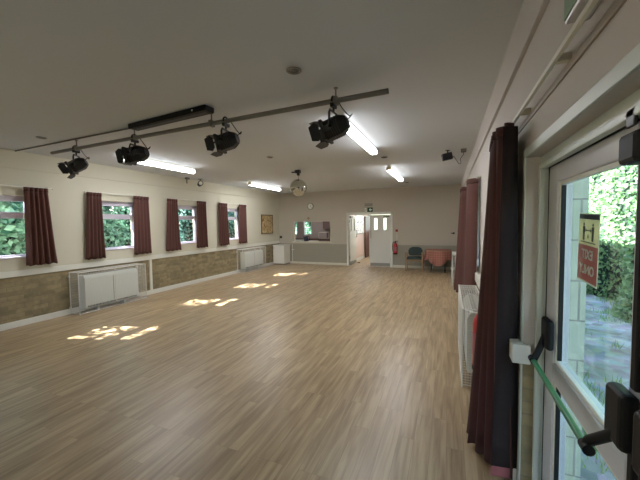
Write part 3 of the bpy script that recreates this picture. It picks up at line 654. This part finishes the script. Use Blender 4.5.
# mirror ball
root = thing('mirror_ball', 'silver mirror ball hanging from the ceiling in the middle of the hall', 'mirror ball', (-3.27, 6.79, ZC))
k = MB(); k.box(-.07, .05, -.05, .05, -.075, 0); k.cyl((0, 0, -.13), (0, 0, -.07), .035, n=12); k.box(-.17, -.06, -.02, .02, -.06, -.03); k.build('motor', M['blackpl'], root, bevel=.006)
k = MB(); k.cyl((0, 0, -.22), (0, 0, -.12), .006, n=8); k.build('hanging_rod', M['steel'], root)
R = .2; cz = -.415
k = MB(); k.lathe([(max(.002, R*.985*math.sin(t)), cz+R*.985*math.cos(t)) for t in [PI*i/20 for i in range(21)]], n=28); ball = k.build('ball', M['grout'], root, smooth=True)
k = MB(); rows = 22
for i in range(rows):
    t0, t1 = PI*i/rows, PI*(i+1)/rows; tm = (t0+t1)/2; n = max(4, int(2*rows*math.sin(tm)))
    for j in range(n):
        a0, a1 = 2*PI*j/n, 2*PI*(j+1)/n; am = (a0+a1)/2
        nv = Vector((math.sin(tm)*math.cos(am), math.sin(tm)*math.sin(am), math.cos(tm))); e1 = Vector((-math.sin(am), math.cos(am), 0)); e2 = nv.cross(e1)
        nv2 = (nv+e1*random.uniform(-.035, .035)+e2*random.uniform(-.035, .035)).normalized(); e1 = (e1-nv2*e1.dot(nv2)).normalized(); e2 = nv2.cross(e1)
        c = nv*R+Vector((0, 0, cz)); w = R*math.sin(tm)*(a1-a0)*.46; h = R*(t1-t0)*.46
        k.add([c-e1*w-e2*h, c+e1*w-e2*h, c+e1*w+e2*h, c-e1*w+e2*h], [(0, 1, 2, 3)])
k.build('mirror_tiles', M['mirror'], ball)
# small lamp fixed high on the left wall
root = thing('ceiling_lamp', 'small black spot lamp on a bracket high on the left wall', 'lamp', (-6.30, 6.92, ZC)); root.scale = (1.35, 1.35, 1.35)
k = MB(); k.cyl((0, 0, -.06), (0, 0, 0), .012, n=8); k.cyl((0, 0, -.006), (0, 0, 0), .05, n=14); k.build('bracket', M['steel'], root, smooth=True)
k = MB(); k.cyl((-.08, .06, -.10), (.03, -.03, -.09), .045, .052, n=14); k.build('lamp_body', M['black'], root, smooth=True)
k = MB(); k.cyl((.03, -.03, -.09), (.042, -.04, -.0895), .036, n=14); k.build('lens', M['signwhite'], root, smooth=True)
root = thing('wall_bracket', 'small grey bracket high on the left wall beside the black lamp', 'bracket', (-6.40, 6.55, ZC))
k = MB(); k.box(-.035, .035, -.05, .05, -.05, 0); k.box(-.012, .012, -.03, -.005, -.16, -.05); k.build('bracket_plate', M['steel'], root, bevel=.004)
# black floodlight and junction box on the right of the ceiling
root = thing('floodlight', 'small black box-shaped floodlight on the ceiling near the right wall', 'floodlight', (-.02, 6.1, ZC))
k = MB(); k.cyl((0, 0, -.06), (0, 0, 0), .012, n=8); k.cyl((0, 0, -.006), (0, 0, 0), .04, n=12); k.build('stem', M['black'], root)
k = MB(); k.M = Matrix.Translation((-.01, 0, -.11)) @ Matrix.Rotation(math.radians(-12), 4, 'Y') @ Matrix.Rotation(math.radians(15), 4, 'Z')
k.box(-.085, .085, -.04, .04, -.06, .06); k.build('lamp_body', M['black'], root, bevel=.008)
k = MB(); k.tube(catmull([(.08, 0, -.11), (.11, -.01, -.13), (.16, -.02, -.22), (.19, -.02, -.255), (.215, -.02, -.23), (.205, -.02, -.17), (.25, -.01, -.10), (.255, 0, -.05)]), .0045, 6); k.build('cable', M['blackpl'], root, smooth=True)
root = thing('junction_box', 'small grey junction box on the ceiling beside the floodlight', 'junction box', (.235, 6.1, ZC)); bx('box_body', M['steel'], (-.045, .045, -.04, .04, -.05, 0), root, .006); bx('box_lid', M['softblack'], (-.038, .038, -.033, .033, -.058, -.05), root, .003)
# ------------------------------------------------------------------ left wall and corner items
root = thing('wall_picture', 'tan patterned picture in a thin dark frame on the left wall', 'picture', (XL, 10.81, 1.26))
k = MB(); w = .42
for (y0, y1, z0, z1) in ((-w, w, 0, .035), (-w, w, .715, .75), (-w, -w+.03, 0, .75), (w-.03, w, 0, .75)): k.box(0, .03, y0, y1, z0, z1)
k.build('picture_frame', M['frame'], root, bevel=.004); bx('patterned_panel', M['boardpat'], (.004, .018, -w+.028, w-.028, .03, .72), root)
root = thing('corner_cupboard', 'low white cupboard standing in the far left corner', 'cupboard', (-6.32, 11.43, 0))
bx('carcass', M['white'], (-.25, .25, -.24, .27, .05, .76), root, .004); bx('cupboard_top', M['white'], (-.265, .265, -.262, .28, .76, .79), root, .005)
d = bx('door', M['white'], (-.245, .245, -.256, -.24, .06, .75), root, .004); bx('knob', M['steel'], (-.215, -.185, -.275, -.256, .66, .69), d, .004)
bx('plinth', M['kick'], (-.24, .24, -.22, .26, 0, .05), root)
k = MB(); k.cyl((-5.96, YB-.03, .09), (-5.96, YB-.03, .80), .012, n=8); k.cyl((-5.99, YB-.03, .58), (-5.90, YB-.03, .58), .012, n=8)
tag(k.build('heating_pipe', M['white'], smooth=True), 'thin white pipe rising beside the corner cupboard', 'pipe')
root = thing('wall_socket', 'small black square socket on the back wall above the cupboard', 'socket', (-6.50, YB, 1.09)); bx('face_plate', M['blackpl'], (-.05, .05, -.03, 0, -.05, .05), root, .006); bx('rocker', M['softblack'], (-.02, .02, -.034, -.03, -.03, .03), root, .002)
# ------------------------------------------------------------------ back wall items
root = thing('wall_clock', 'small round white wall clock above the serving hatch', 'clock', (-5.13, YB, 2.33))
k = MB(); k.cyl((0, 0, 0), (0, -.035, 0), .13, n=28); k.build('clock_case', M['steel'], root, smooth=True)
k = MB(); k.cyl((0, -.035, 0), (0, -.037, 0), .108, n=28); face = k.build('clock_face', M['signwhite'], root)
k = MB(); k.M = Matrix.Rotation(.6, 4, 'Y'); k.box(-.006, .006, -.04, -.037, -.01, .06); k.build('hour_hand', M['black'], root)
k = MB(); k.M = Matrix.Rotation(2.4, 4, 'Y'); k.box(-.004, .004, -.042, -.039, -.01, .09); k.build('minute_hand', M['black'], root)
k = MB()
for i in range(12):
    k.M = Matrix.Rotation(PI*i/6, 4, 'Y'); k.box(-.004, .004, -.0385, -.036, .085, .102)
k.build('hour_marks', M['greysign'], face)
root = thing('wall_plaque', 'small brown diamond plaque on the back wall above the hatch', 'plaque', (-5.23, YB, 1.85)); k = MB(); k.prism([(-.06, 0), (0, .05), (.06, 0), (0, -.05)], 1, -.015, 0); k.build('plaque_board', M['frame'], root); k = MB(); k.prism([(-.035, 0), (0, .028), (.035, 0), (0, -.028)], 1, -.018, -.015); k.build('plaque_centre', M['boardpat'], root)
root = thing('emergency_light', 'grey oblong emergency light above the back doors', 'emergency light', (-2.765, YB, 2.26)); bx('light_base', M['kick'], (-.15, .15, -.03, 0, 0, .11), root, .004); bx('light_cover', M['kick'], (-.14, .14, -.065, -.03, .008, .10), root, .012)
root = thing('exit_sign', 'dark green running-man exit sign over the back double doors', 'exit sign', (-2.76, YB, 2.04))
bx('sign_plate', M['exitgreen'], (-.15, .15, -.012, 0, 0, .17), root); bx('sign_end', M['signwhite'], (-.148, -.06, -.014, -.012, .01, .16), root)
k = MB(); k.M = Matrix.Translation((.07, -.014, .085)); k.box(-.055, .055, -.001, .002, -.016, .016); k.prism([(-.06, 0), (-.015, .055), (.005, .04), (-.02, 0), (.005, -.04), (-.015, -.055)], 1, -.001, .002)
k.build('arrow_symbol', M['signwhite'], root)
k = MB(); k.M = Matrix.Translation((-.10, -.016, .085))
k.prism([(.012+.011*math.cos(t), .05+.011*math.sin(t)) for t in [2*PI*i/10 for i in range(10)]], 1, -.001, .001)
k.prism([(-.012, .036), (.012, .036), (.004, -.006), (-.016, -.004)], 1, -.001, .001); k.prism([(-.016, 0), (-.004, 0), (-.02, -.058), (-.03, -.054)], 1, -.001, .001)
k.prism([(-.004, 0), (.006, -.002), (.026, -.03), (.014, -.034)], 1, -.001, .001); k.prism([(.012, .034), (.028, .012), (.022, .006), (.006, .026)], 1, -.001, .001); k.build('running_figure', M['exitgreen'], root)
# serving hatch and kitchen behind it
k = MB(); t = .016
for (x0, x1, z0, z1) in ((HX0, HX0+t, HZ0, HZ1), (HX1-t, HX1, HZ0, HZ1), (HX0, HX1, HZ1-t, HZ1)): k.box(x0, x1, YB-.015, YB+.115, z0, z1)
k.box(HX0-.06, HX1+.06, YB-.05, YB+.14, HZ0-.03, HZ0+.012); struct(k.build('trim_11', M['warmwhite'], bevel=.004))
KY = 14.2
k = MB(); wx0, wx1, wz0, wz1 = -6.60, -6.16, 1.08, 2.05; lx0, lx1 = -7.2, -6.93
for (x0, x1, z0, z1) in ((-7.9, lx0, 0, ZC), (lx0, lx1, 0, wz0), (lx0, lx1, wz1, ZC), (lx1, wx0, 0, ZC), (wx0, wx1, 0, wz0), (wx0, wx1, wz1, ZC), (wx1, -3.75, 0, ZC)): k.box(x0, x1, KY, KY+.12, z0, z1)
k.box(-7.95, -7.85, YB+.1, KY+.1, 0, ZC); struct(k.build('wall_kitchen', M['kitwall']))
k = MB(); k.box(-7.9, XL-.1, YB+.02, YB+.1, 0, ZC); struct(k.build('wall_kitchen.001', M['kitwall']))
struct(bx('wall_corridor', M['pink'], (-3.78, -3.66, YB+.1, 16.0, 0, ZC)))
struct(bx('wall_corridor.001', M['warmwhite'], (-1.9, -1.8, YB+.1, 16.0, 0, ZC)))
struct(bx('ceiling_kitchen', M['ceil'], (-7.95, -1.8, YB+.1, 16.1, 2.6, 2.7)))
struct(bx('floor_kitchen', M['kick'], (-7.95, XL-.1, YB+.1, 14.3, -.1, -.001)))
n_ = 6
for (a, c) in ((lx0, lx1), (wx0, wx1)):
    o = bpy.data.objects.new('window_%d' % n_, None); COL.objects.link(o); o.location = (a, KY+.03, wz0); struct(o); n_ += 1
    f = MB(); w = c-a; H = wz1-wz0; f.box(0, w, 0, .06, 0, .04); f.box(0, w, 0, .06, H-.04, H); f.box(0, .04, 0, .06, 0, H); f.box(w-.04, w, 0, .06, 0, H); f.box(0, w, 0, .06, .38, .41); f.build('window_frame', M['upvc'], o); MB().box(.03, w-.03, .03, .034, .03, H-.03).build('pane', M['glass'], o)
root = thing('kitchen_worktop', 'brown kitchen worktop running below the kitchen window', 'worktop', (-5.5, KY, 0)); bx('worktop_slab', M['worktop'], (-1.9, 1.6, -.62, -.01, .90, .94), root, .004); bx('base_units', M['kitcup'], (-1.88, 1.58, -.58, -.01, 0, .90), root)
root = thing('hatch_counter', 'low kitchen counter just behind the serving hatch', 'counter', (-5.1, 12.25, 0)); bx('counter_top', M['worktop'], (-1.1, 1.0, -.33, .33, .86, .90), root, .004); bx('counter_base', M['kitcup'], (-1.08, .98, -.3, .3, 0, .86), root)
root = thing('wall_cupboard', 'dark kitchen wall cupboard seen at the right of the hatch', 'cupboard', (-4.95, KY, 1.38)); bx('carcass', M['kitcup'], (-.5, .55, -.34, -.005, 0, .75), root)
for x in (-.49, .035): d = bx('door', M['kitcup'], (x, x+.5, -.36, -.34, .01, .74), root, .004); bx('handle', M['steel'], (x+.43, x+.45, -.38, -.36, .05, .17), d)
root = thing('microwave', 'white microwave on the kitchen worktop seen through the hatch', 'microwave', (-5.35, KY-.32, .94)); bx('case', M['paper'], (-.25, .25, -.18, .2, .0, .29), root, .008); bx('door', M['kitwall'], (-.23, .12, -.19, -.18, .02, .27), root, .003); bx('control_panel', M['greysign'], (.14, .24, -.19, -.18, .02, .27), root, .003)
root = thing('kettle', 'dark blue kettle on the counter behind the serving hatch', 'kettle', (-5.62, 12.35, .90)); k = MB(); k.lathe([(.09, 0), (.1, .02), (.095, .12), (.07, .19), (.03, .22)], n=18); k.build('kettle_body', M['blue'], root, smooth=True)
k = MB(); k.tube(catmull([(.085, 0, .04), (.15, 0, .06), (.15, 0, .17), (.06, 0, .2)]), .012, 8); k.build('handle', M['blackpl'], root, smooth=True); k = MB(); k.cyl((-.08, 0, .12), (-.13, 0, .18), .025, .014, n=10); k.build('spout', M['blue'], root, smooth=True)
root = thing('tray', 'white tray at the left end of the hatch counter', 'tray', (-5.92, 12.15, .90)); bx('tray_base', M['signwhite'], (-.17, .22, -.14, .14, 0, .012), root)
k = MB()
for (x0, x1, y0, y1) in ((-.17, .22, -.14, -.125), (-.17, .22, .125, .14), (-.17, -.155, -.14, .14), (.205, .22, -.14, .14)): k.box(x0, x1, y0, y1, .012, .06)
k.build('tray_rim', M['signwhite'], root)
root = thing('tea_towel', 'folded white cloth lying on the hatch counter', 'cloth', (-5.2, 12.2, .90)); k = MB(); k.box(-.2, .2, -.12, .12, 0, .018); k.box(-.19, .15, -.11, .11, .018, .03); k.build('folded_cloth', M['paper'], root, bevel=.008)
# ------------------------------------------------------------------ back double doors
k = MB(); w = .075
k.box(DX0-w, DX0, YB-.02, YB+.12, 0, DZ+w-.01); k.box(DX1, DX1+w, YB-.02, YB+.12, 0, DZ+w-.01); k.box(DX0-w, DX1+w, YB-.02, YB+.12, DZ-.03, DZ+w-.01)
struct(k.build('trim_12', M['white'], bevel=.005))
def back_leaf(n, loc, rz, W, flip):
    o = bpy.data.objects.new('door_%d' % n, None); COL.objects.link(o); o.location = loc; o.rotation_euler = (0, 0, rz); struct(o)
    s = -1 if flip else 1
    wz0, wz1 = 1.32, 1.82; wa, wb = (W*.17, W*.35), (W*.6, W*.8)
    k = MB(); xs = [0, wa[0], wa[1], wb[0], wb[1], W]
    k.box(0, s*W, 0, .042, .02, wz0); k.box(0, s*W, 0, .042, wz1, 1.93)
    for a, c in ((xs[0], xs[1]), (xs[2], xs[3]), (xs[4], xs[5])): k.box(s*a, s*c, 0, .042, wz0, wz1)
    k.build('door_panel', M['doorpaint'], o)
    for a, c in (wa, wb):
        f = MB(); f.box(s*a, s*(a+.018), -.006, .048, wz0, wz1); f.box(s*(c-.018), s*c, -.006, .048, wz0, wz1); f.box(s*a, s*c, -.006, .048, wz0, wz0+.018); f.box(s*a, s*c, -.006, .048, wz1-.018, wz1)
        f.build('vision_frame', M['doorpaint'], o); MB().box(s*a, s*c, .018, .024, wz0, wz1).build('vision_pane', M['bglass'], o)
    MB().box(s*.02, s*(W-.02), -.004, 0, .02, .14).build('kick_plate', M['kick'], o)
    h = MB(); hx = s*(W-.055); h.tube([(hx, 0, 1.07), (hx, -.045, 1.08), (hx, -.045, 1.34), (hx, 0, 1.35)], .012, 8); h.build('pull_handle', M['steel'], o, smooth=True)
    c = MB(); c.box(s*.03, s*.25, -.05, 0, 1.84, 1.90); c.box(s*.2, s*.42, -.03, -.015, 1.90, 1.915); c.build('door_closer', M['kick'], o, bevel=.004)
    for z in (.25, 1.65): q = MB(); q.cyl((0, -.006, z), (0, -.006, z+.1), .008, n=8); q.build('hinge', M['steel'], o)
back_leaf(3, (DX1-.005, YB+.03, 0), 0, .775, True)
back_leaf(4, (DX0+.01, YB+.08, 0), math.radians(86), .775, False)
# corridor beyond
root = thing('notice_board', 'large white notice board covered in papers on the corridor wall', 'notice board', (-3.66, 13.75, 1.15)); bx('board_frame', M['frame'], (0, .03, -.72, .72, 0, .85), root); bx('pinned_sheets', M['papers'], (.03, .034, -.69, .69, .03, .82), root)
struct(bx('baseboard_corridor', M['white'], (-3.66, -3.64, YB+.1, 15.3, 0, .11)))
k = MB(); k.box(-3.78, -1.8, 15.3, 15.42, 0, 1.25); k.box(-3.78, -1.8, 15.3, 15.42, 2.15, 2.65); k.box(-2.2, -1.8, 15.3, 15.42, 1.25, 2.15); k.box(-3.78, -3.63, 15.3, 15.42, 1.25, 2.15); struct(k.build('wall_corridor_end', M['pink']))
o = bpy.data.objects.new('window_10', None); COL.objects.link(o); o.location = (-2.915, 15.33, 1.25); struct(o); w = .715
f = MB(); f.box(-w, -w+.05, 0, .06, 0, .9); f.box(w-.05, w, 0, .06, 0, .9); f.box(-w, w, 0, .06, 0, .05); f.box(-w, w, 0, .06, .85, .9); f.build('window_frame', M['upvc'], o); MB().box(-w+.04, w-.04, .03, .034, .04, .86).build('pane', M['bglass'], o)
o = bpy.data.objects.new('door_5', None); COL.objects.link(o); o.location = (-3.6, 15.28, 0); struct(o)
bx('door_panel', M['brown'], (-.025, .025, -.74, 0, .01, 1.93), o); k = MB(); k.cyl((.025, -.68, 1.0), (.07, -.68, 1.0), .012, n=8); k.build('door_handle', M['steel'], o)
root = thing('corridor_light', 'bright white ceiling light in the corridor beyond the back doors', 'light', (-2.8, 13.4, 2.6)); bx('light_base', M['white'], (-.08, .08, -.6, .6, -.03, 0), root); bx('diffuser', M['tube'], (-.07, .07, -.58, .58, -.08, -.03), root, .01)
root = thing('kitchen_light', 'kitchen ceiling light behind the serving hatch', 'light', (-5.6, 13.0, 2.6)); bx('light_base', M['white'], (-.5, .5, -.06, .06, -.03, 0), root)
M['ktube'] = mat('kitchen_diffuser', srgb(250, 250, 250), .4, emit=(1, .95, .95, 1), estr=24.)
bx('diffuser', M['ktube'], (-.48, .48, -.05, .05, -.07, -.03), root, .01)
root = thing('door_wedge', 'small dark wooden wedge holding the left back door open', 'door wedge', (-3.42, 12.62, 0)); k = MB(); k.prism([(-.07, 0), (.07, 0), (.07, .045), (-.07, .006)], 1, -.025, .025); k.build('wedge_block', M['brown'], root)
# fire equipment
def extinguisher(label, loc, rz, h=.46, r=.075, reach=.035):
    root = thing('fire_extinguisher', label, 'fire extinguisher', loc, rz, 'red fire extinguishers')
    k = MB(); k.lathe([(r*.9, 0), (r, .01), (r, .05)], n=22); k.build('base_boot', M['blackpl'], root, smooth=True)
    k = MB(); k.lathe([(r*.97, .045), (r*.97, h*.72), (r*.9, h*.8), (r*.65, h*.87), (r*.3, h*.9)], n=22); c = k.build('cylinder', M['red'], root, smooth=True)
    k = MB(); k.lathe([(r*.985, h*.25), (r*.985, h*.6)], n=22); k.f = [f for i, f in enumerate(k.f) if len(f) == 4 and 12 <= i % 22 <= 21]; k.mi = [0]*len(k.f); k.build('paper_label', M['hem'], c)
    k = MB(); k.cyl((0, 0, h*.88), (0, 0, h*.98), .02, n=10); k.box(-.015, .10, -.012, .012, h*.97, h*1.0); k.box(-.015, .09, -.012, .012, h*1.03, h*1.055); k.box(-.02, .01, -.012, .012, h*.95, h*1.05); k.build('valve_handle', M['blackpl'], root)
    k = MB(); k.tube(catmull([(-.02, 0, h*.96), (-.07, -.01, h*.95), (-r-.025, -.01, h*.75), (-r-.025, -.01, h*.4), (-r-.012, -.01, h*.22)]), .011, 8); k.build('hose', M['blackpl'], root, smooth=True)
    k = MB(); k.box(-.03, .03, r*.9, r+reach, h*.35, h*.7); k.build('wall_bracket', M['blackpl'], root)
    return root
extinguisher('red fire extinguisher hung on the back wall beside the doors', (-1.77, YB-.105, .49), 0)
extinguisher('red fire extinguisher on the right wall half hidden by the tall curtain', (XR-.122, 3.0, .36), -PI/2, .56, .085, .04)
root = thing('call_point', 'small dark red fire alarm call point above the back wall extinguisher', 'call point', (-1.73, YB, 1.30)); bx('call_box', M['red'], (-.045, .045, -.04, 0, 0, .09), root, .005); bx('break_glass', M['brown'], (-.025, .025, -.043, -.04, .02, .065), root); bx('surface_conduit', M['warmwhite'], (-.008, .008, -.012, 0, -.28, 0), root)
root = thing('coat_hook', 'dark hook on the back wall beside the far right curtain', 'hook', (.17, YB, 1.25)); bx('hook_plate', M['black'], (-.03, .03, -.012, 0, -.03, .03), root); k = MB(); k.tube([(0, -.01, 0), (-.04, -.05, -.005), (-.09, -.08, .01)], .012, 8); k.build('hook_arm', M['black'], root, smooth=True)
# ------------------------------------------------------------------ chair
root = thing('armchair', 'wooden armchair with dark green padded seat against the back wall', 'chair', (-1.05, 11.2, 0))
w = .265
for sx in (-1, 1):
    k = MB(); k.box(sx*w-.02, sx*w+.02, -.27, -.23, 0, .62); k.build('leg', M['wood'], root, bevel=.006)
    k = MB(); k.prism([(.19, 0), (.235, 0), (.215, .42), (.23, .62), (.19, .62), (.17, .42)], 0, sx*w-.018, sx*w+.018); k.build('leg', M['wood'], root, bevel=.005)
    k = MB(); k.prism([(-.29, .60), (-.27, .635), (.0, .64), (.23, .62), (.23, .59), (.0, .605)], 0, sx*w-.028, sx*w+.028); k.build('armrest', M['wood'], root, bevel=.008)
    k = MB(); k.box(sx*w-.012, sx*w+.012, -.24, .2, .36, .41); k.build('side_rail', M['wood'], root)
bx('front_rail', M['wood'], (-w, w, -.262, -.238, .34, .40), root)
k = MB(); k.box(-w+.025, w-.025, -.27, .2, .39, .465); k.build('seat', M['teal'], root, bevel=.025, seg=3)
k = MB(); pr = [(-.2, .50), (.2, .50), (.235, .58), (.235, .68), (.19, .75), (.1, .79), (-.1, .79), (-.19, .75), (-.235, .68), (-.235, .58)]
k.M = Matrix.Translation((0, .17, 0)) @ Matrix.Translation((0, 0, .5)) @ Matrix.Rotation(math.radians(-9), 4, 'X') @ Matrix.Translation((0, 0, -.5)); k.prism(pr, 1, 0, .055); k.build('backrest', M['teal'], root, bevel=.02, seg=3, smooth=True)
# ------------------------------------------------------------------ table with checked cloth
root = thing('side_table', 'small round-ended table under a checked cloth by the back wall', 'table', (-.30, 11.15, 0))
k = MB(); k.lathe([(.41, 0), (.41, .022)], (0, 0, .70), n=30); k.build('tabletop', M['wood'], root)
for a in range(4):
    t = PI/4+a*PI/2; k = MB(); k.cyl((.30*math.cos(t), .30*math.sin(t), 0), (.27*math.cos(t), .27*math.sin(t), .70), .018, n=10); k.build('leg', M['black'], root, smooth=True)
root = thing('tablecloth', 'pinkish red checked cloth draped over the table by the back wall', 'tablecloth', (-.30, 11.15, .724))
k = MB(); n = 72; P = [(0, 0, .004)]; Fc = []
rad = [.2, .40, .418, .425, .43, .435, .44]
for j, r in enumerate(rad):
    for i in range(n):
        t = 2*PI*i/n; hang = .30+.19*abs(math.cos(2*t))**1.5; fold = .025*math.sin(9*t+.6*math.sin(3*t))
        q = max(0, j-1)/(len(rad)-2); z = .004 if j < 2 else .004-hang*q; rr_ = r+(fold*q+.02*q if j > 1 else 0)
        P.append((rr_*math.cos(t), rr_*math.sin(t), z))
Fc += [(0, 1+i, 1+(i+1) % n) for i in range(n)]
for j in range(len(rad)-1):
    for i in range(n): Fc.append((1+j*n+i, 1+(j+1)*n+i, 1+(j+1)*n+(i+1) % n, 1+j*n+(i+1) % n))
k.add(P, Fc); k.build('cloth', M['cloth'], root, smooth=True)
# ------------------------------------------------------------------ outdoors
struct(bx('ground', M['soil'], (-30, 30, -20, 40, -.35, -.12)))
k = MB(); N = 40; P = []; Fc = []
for j in range(N+1):
    y = -2+16*j/N
    for i in range(13):
        x = XRO+.02+3.0*i/12; P.append((x, y, -.085+.012*math.sin(x*5+y*2)+.012*math.sin(y*3.1-x*2)))
for j in range(N):
    for i in range(12): Fc.append((j*13+i, j*13+i+1, (j+1)*13+i+1, (j+1)*13+i))
k.add(P, Fc); struct(k.build('path', M['stone'], smooth=True))
def leafset(k, pts, size, up=.3, out=None, rnd=random):
    for p in pts:
        p = Vector(p); s = size*rnd.uniform(.7, 1.3)
        d = Vector((rnd.gauss(0, 1), rnd.gauss(0, 1), rnd.gauss(0, .7)))
        d.normalize(); nrm = Vector((rnd.gauss(0, .6), rnd.gauss(0, .6), rnd.gauss(0, .6)+up))
        if out is not None: nrm += Vector(out)
        nrm.normalize(); d = (d-nrm*d.dot(nrm)).normalized(); e = nrm.cross(d)
        k.add([p-d*s*.5, p+e*s*.3-d*s*.1+nrm*s*.06, p+d*s*.5, p-e*s*.3-d*s*.1+nrm*s*.06, p-d*s*.05], [(0, 1, 4), (1, 2, 4), (2, 3, 4), (3, 0, 4)])
def shrub(label, y, seed, m, lsz, xs=-8.75):
    rnd = random.Random(seed); root = thing('garden_shrub', label, 'shrub', (xs, y, -.12), 0, 'shrubs outside the left windows')
    k = MB(); pts = []
    for i in range(2600):      # dense lower body, facing the house
        z = rnd.uniform(.1, 2.45); w = 1.02*(1-.08*z/2.5); yy = rnd.uniform(-w, w)
        xx = .55*math.sqrt(max(0, 1-(yy/w)**2*.55))*rnd.uniform(.55, 1.05)+.12*math.sin(yy*5+z*4+seed)
        pts.append((xx, yy, z))
    leafset(k, pts, lsz, .45, (.55, 0, 0), rnd)
    pts = []
    for c in range(135):        # loose upper branches
        cx, cy, cz = rnd.uniform(-.55, .5), rnd.uniform(-.95, .95), rnd.uniform(2.5, 4.6)
        for i in range(rnd.randint(16, 34)): pts.append((cx+rnd.gauss(0, .14), cy+rnd.gauss(0, .16), cz+rnd.gauss(0, .13)))
    leafset(k, pts, .095, .6, None, rnd)
    k.build('foliage', m, root)
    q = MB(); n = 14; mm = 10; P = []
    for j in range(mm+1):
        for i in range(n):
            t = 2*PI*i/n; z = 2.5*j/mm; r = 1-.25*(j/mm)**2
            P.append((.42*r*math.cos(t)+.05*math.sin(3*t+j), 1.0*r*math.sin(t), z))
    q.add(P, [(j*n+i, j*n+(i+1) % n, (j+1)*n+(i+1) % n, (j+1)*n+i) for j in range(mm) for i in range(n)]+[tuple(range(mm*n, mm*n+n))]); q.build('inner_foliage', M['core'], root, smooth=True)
    st = MB()
    for i in range(9): a, b_ = rnd.uniform(-.35, .35), rnd.uniform(-.85, .85); st.tube([(a*.3, b_*.5, 0), (a*.6, b_*.8, 1.5), (a, b_, 3), (a*1.2+rnd.uniform(-.2, .2), b_*1.1, 4.4)], .018, 5)
    st.build('stem', M['stem'], root)
SH = [('broad-leaved green shrub outside the leftmost window', 3.3, 'leafA', .22), ('green shrub outside between the first two windows', 5.2, 'leafA', .13), ('green shrub filling the second window', 7.0, 'leafA', .12), ('dark green shrub filling the third window', 9.1, 'leafB', .11),
      ('dark green shrub outside between the third and furthest windows', 11.0, 'leafB', .11), ('green shrub filling the furthest left-wall window', 12.9, 'leafA', .11), ('green shrub outside before the leftmost window', 1.4, 'leafA', .14)]
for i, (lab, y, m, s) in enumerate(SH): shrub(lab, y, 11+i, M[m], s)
for lab, x, y in (('green shrub outside the kitchen window', -6.9, 16.3), ('green shrub further left outside the kitchen', -9.0, 16.6)):
    shrub(lab, 0, 40+int(y*10), M['leafA'], .12); r_ = [q for q in COL.objects if q.get('label') == lab][0]; r_.location = (x, y, -.12); r_.rotation_euler = (0, 0, -PI/2); r_['group'] = 'shrubs outside the kitchen'
# ivy-covered bank beyond the path
rnd = random.Random(3); root = thing('ivy_bank', 'tall bank covered in bright ivy beyond the path outside the doors', 'ivy', (0, 0, -.1))
def bank(y, z): return 3.05+.055*(y-7)+.16*z+.16*math.sin(y*1.7+z)+.12*math.sin(y*3.3-z*2.1)
k = MB(); P = []; Fc = []; ny, nz = 60, 16
for j in range(ny+1):
    for i in range(nz+1): y = -1+22*j/ny; z = 6.5*i/nz; P.append((bank(y, z), y, z))
for j in range(ny):
    for i in range(nz): Fc.append((j*(nz+1)+i, j*(nz+1)+i+1, (j+1)*(nz+1)+i+1, (j+1)*(nz+1)+i))
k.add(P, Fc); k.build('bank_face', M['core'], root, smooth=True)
k = MB(); pts = []
for i in range(30000): y = rnd.uniform(4, 20); z = 6.4*rnd.random()**1.1; pts.append((bank(y, z)-rnd.uniform(.0, .16), y, z))
leafset(k, pts, .105, .35, (-.8, -.25, 0), rnd); k.build('ivy_leaves', M['ivy'], root)
rnd = random.Random(9); k = MB()
for c in range(170):
    cy = rnd.uniform(2.3, 12); cx = (bank(cy, 0)-rnd.uniform(.05, .35)) if rnd.random() < .6 else (rnd.uniform(1.0, 2.2) if cy < 7 else bank(cy, 0)-.2)
    if rnd.random() < .35: cy = rnd.uniform(2.9, 4.4); cx = rnd.uniform(1.0, 1.35)
    for b_ in range(24):
        x, y = cx+rnd.gauss(0, .07), cy+rnd.gauss(0, .07); h = rnd.uniform(.05, .14); a = rnd.uniform(0, PI); dx, dy = .006*math.cos(a), .006*math.sin(a); lx, ly = rnd.gauss(0, .03), rnd.gauss(0, .03)
        k.add([(x-dx, y-dy, -.1), (x+dx, y+dy, -.1), (x+lx, y+ly, -.1+h)], [(0, 1, 2)])
tag(k.build('grass', M['grass']), 'tufts of green grass along the stony path outside the doors', 'grass', kind='stuff')
# ------------------------------------------------------------------ light
W = bpy.data.worlds.new('sky'); S.world = W; W.use_nodes = True; n = W.node_tree.nodes; L = W.node_tree.links
sk = n.new('ShaderNodeTexSky'); sk.sky_type = 'NISHITA'; sk.sun_disc = False; sk.sun_elevation = math.radians(39); sk.sun_rotation = math.radians(-107)
L.new(sk.outputs[0], n['Background'].inputs[0]); n['Background'].inputs[1].default_value = 1.1
sd = bpy.data.lights.new('sun', 'SUN'); sd.energy = 70; sd.angle = math.radians(.6); sd.color = (1, .98, .95)
so = bpy.data.objects.new('sun', sd); COL.objects.link(so); so.rotation_euler = Vector((1.18, .36, -1)).to_track_quat('-Z', 'Y').to_euler()
S.view_settings.view_transform = 'Standard'; S.view_settings.exposure = .38; S.view_settings.gamma = 1.09
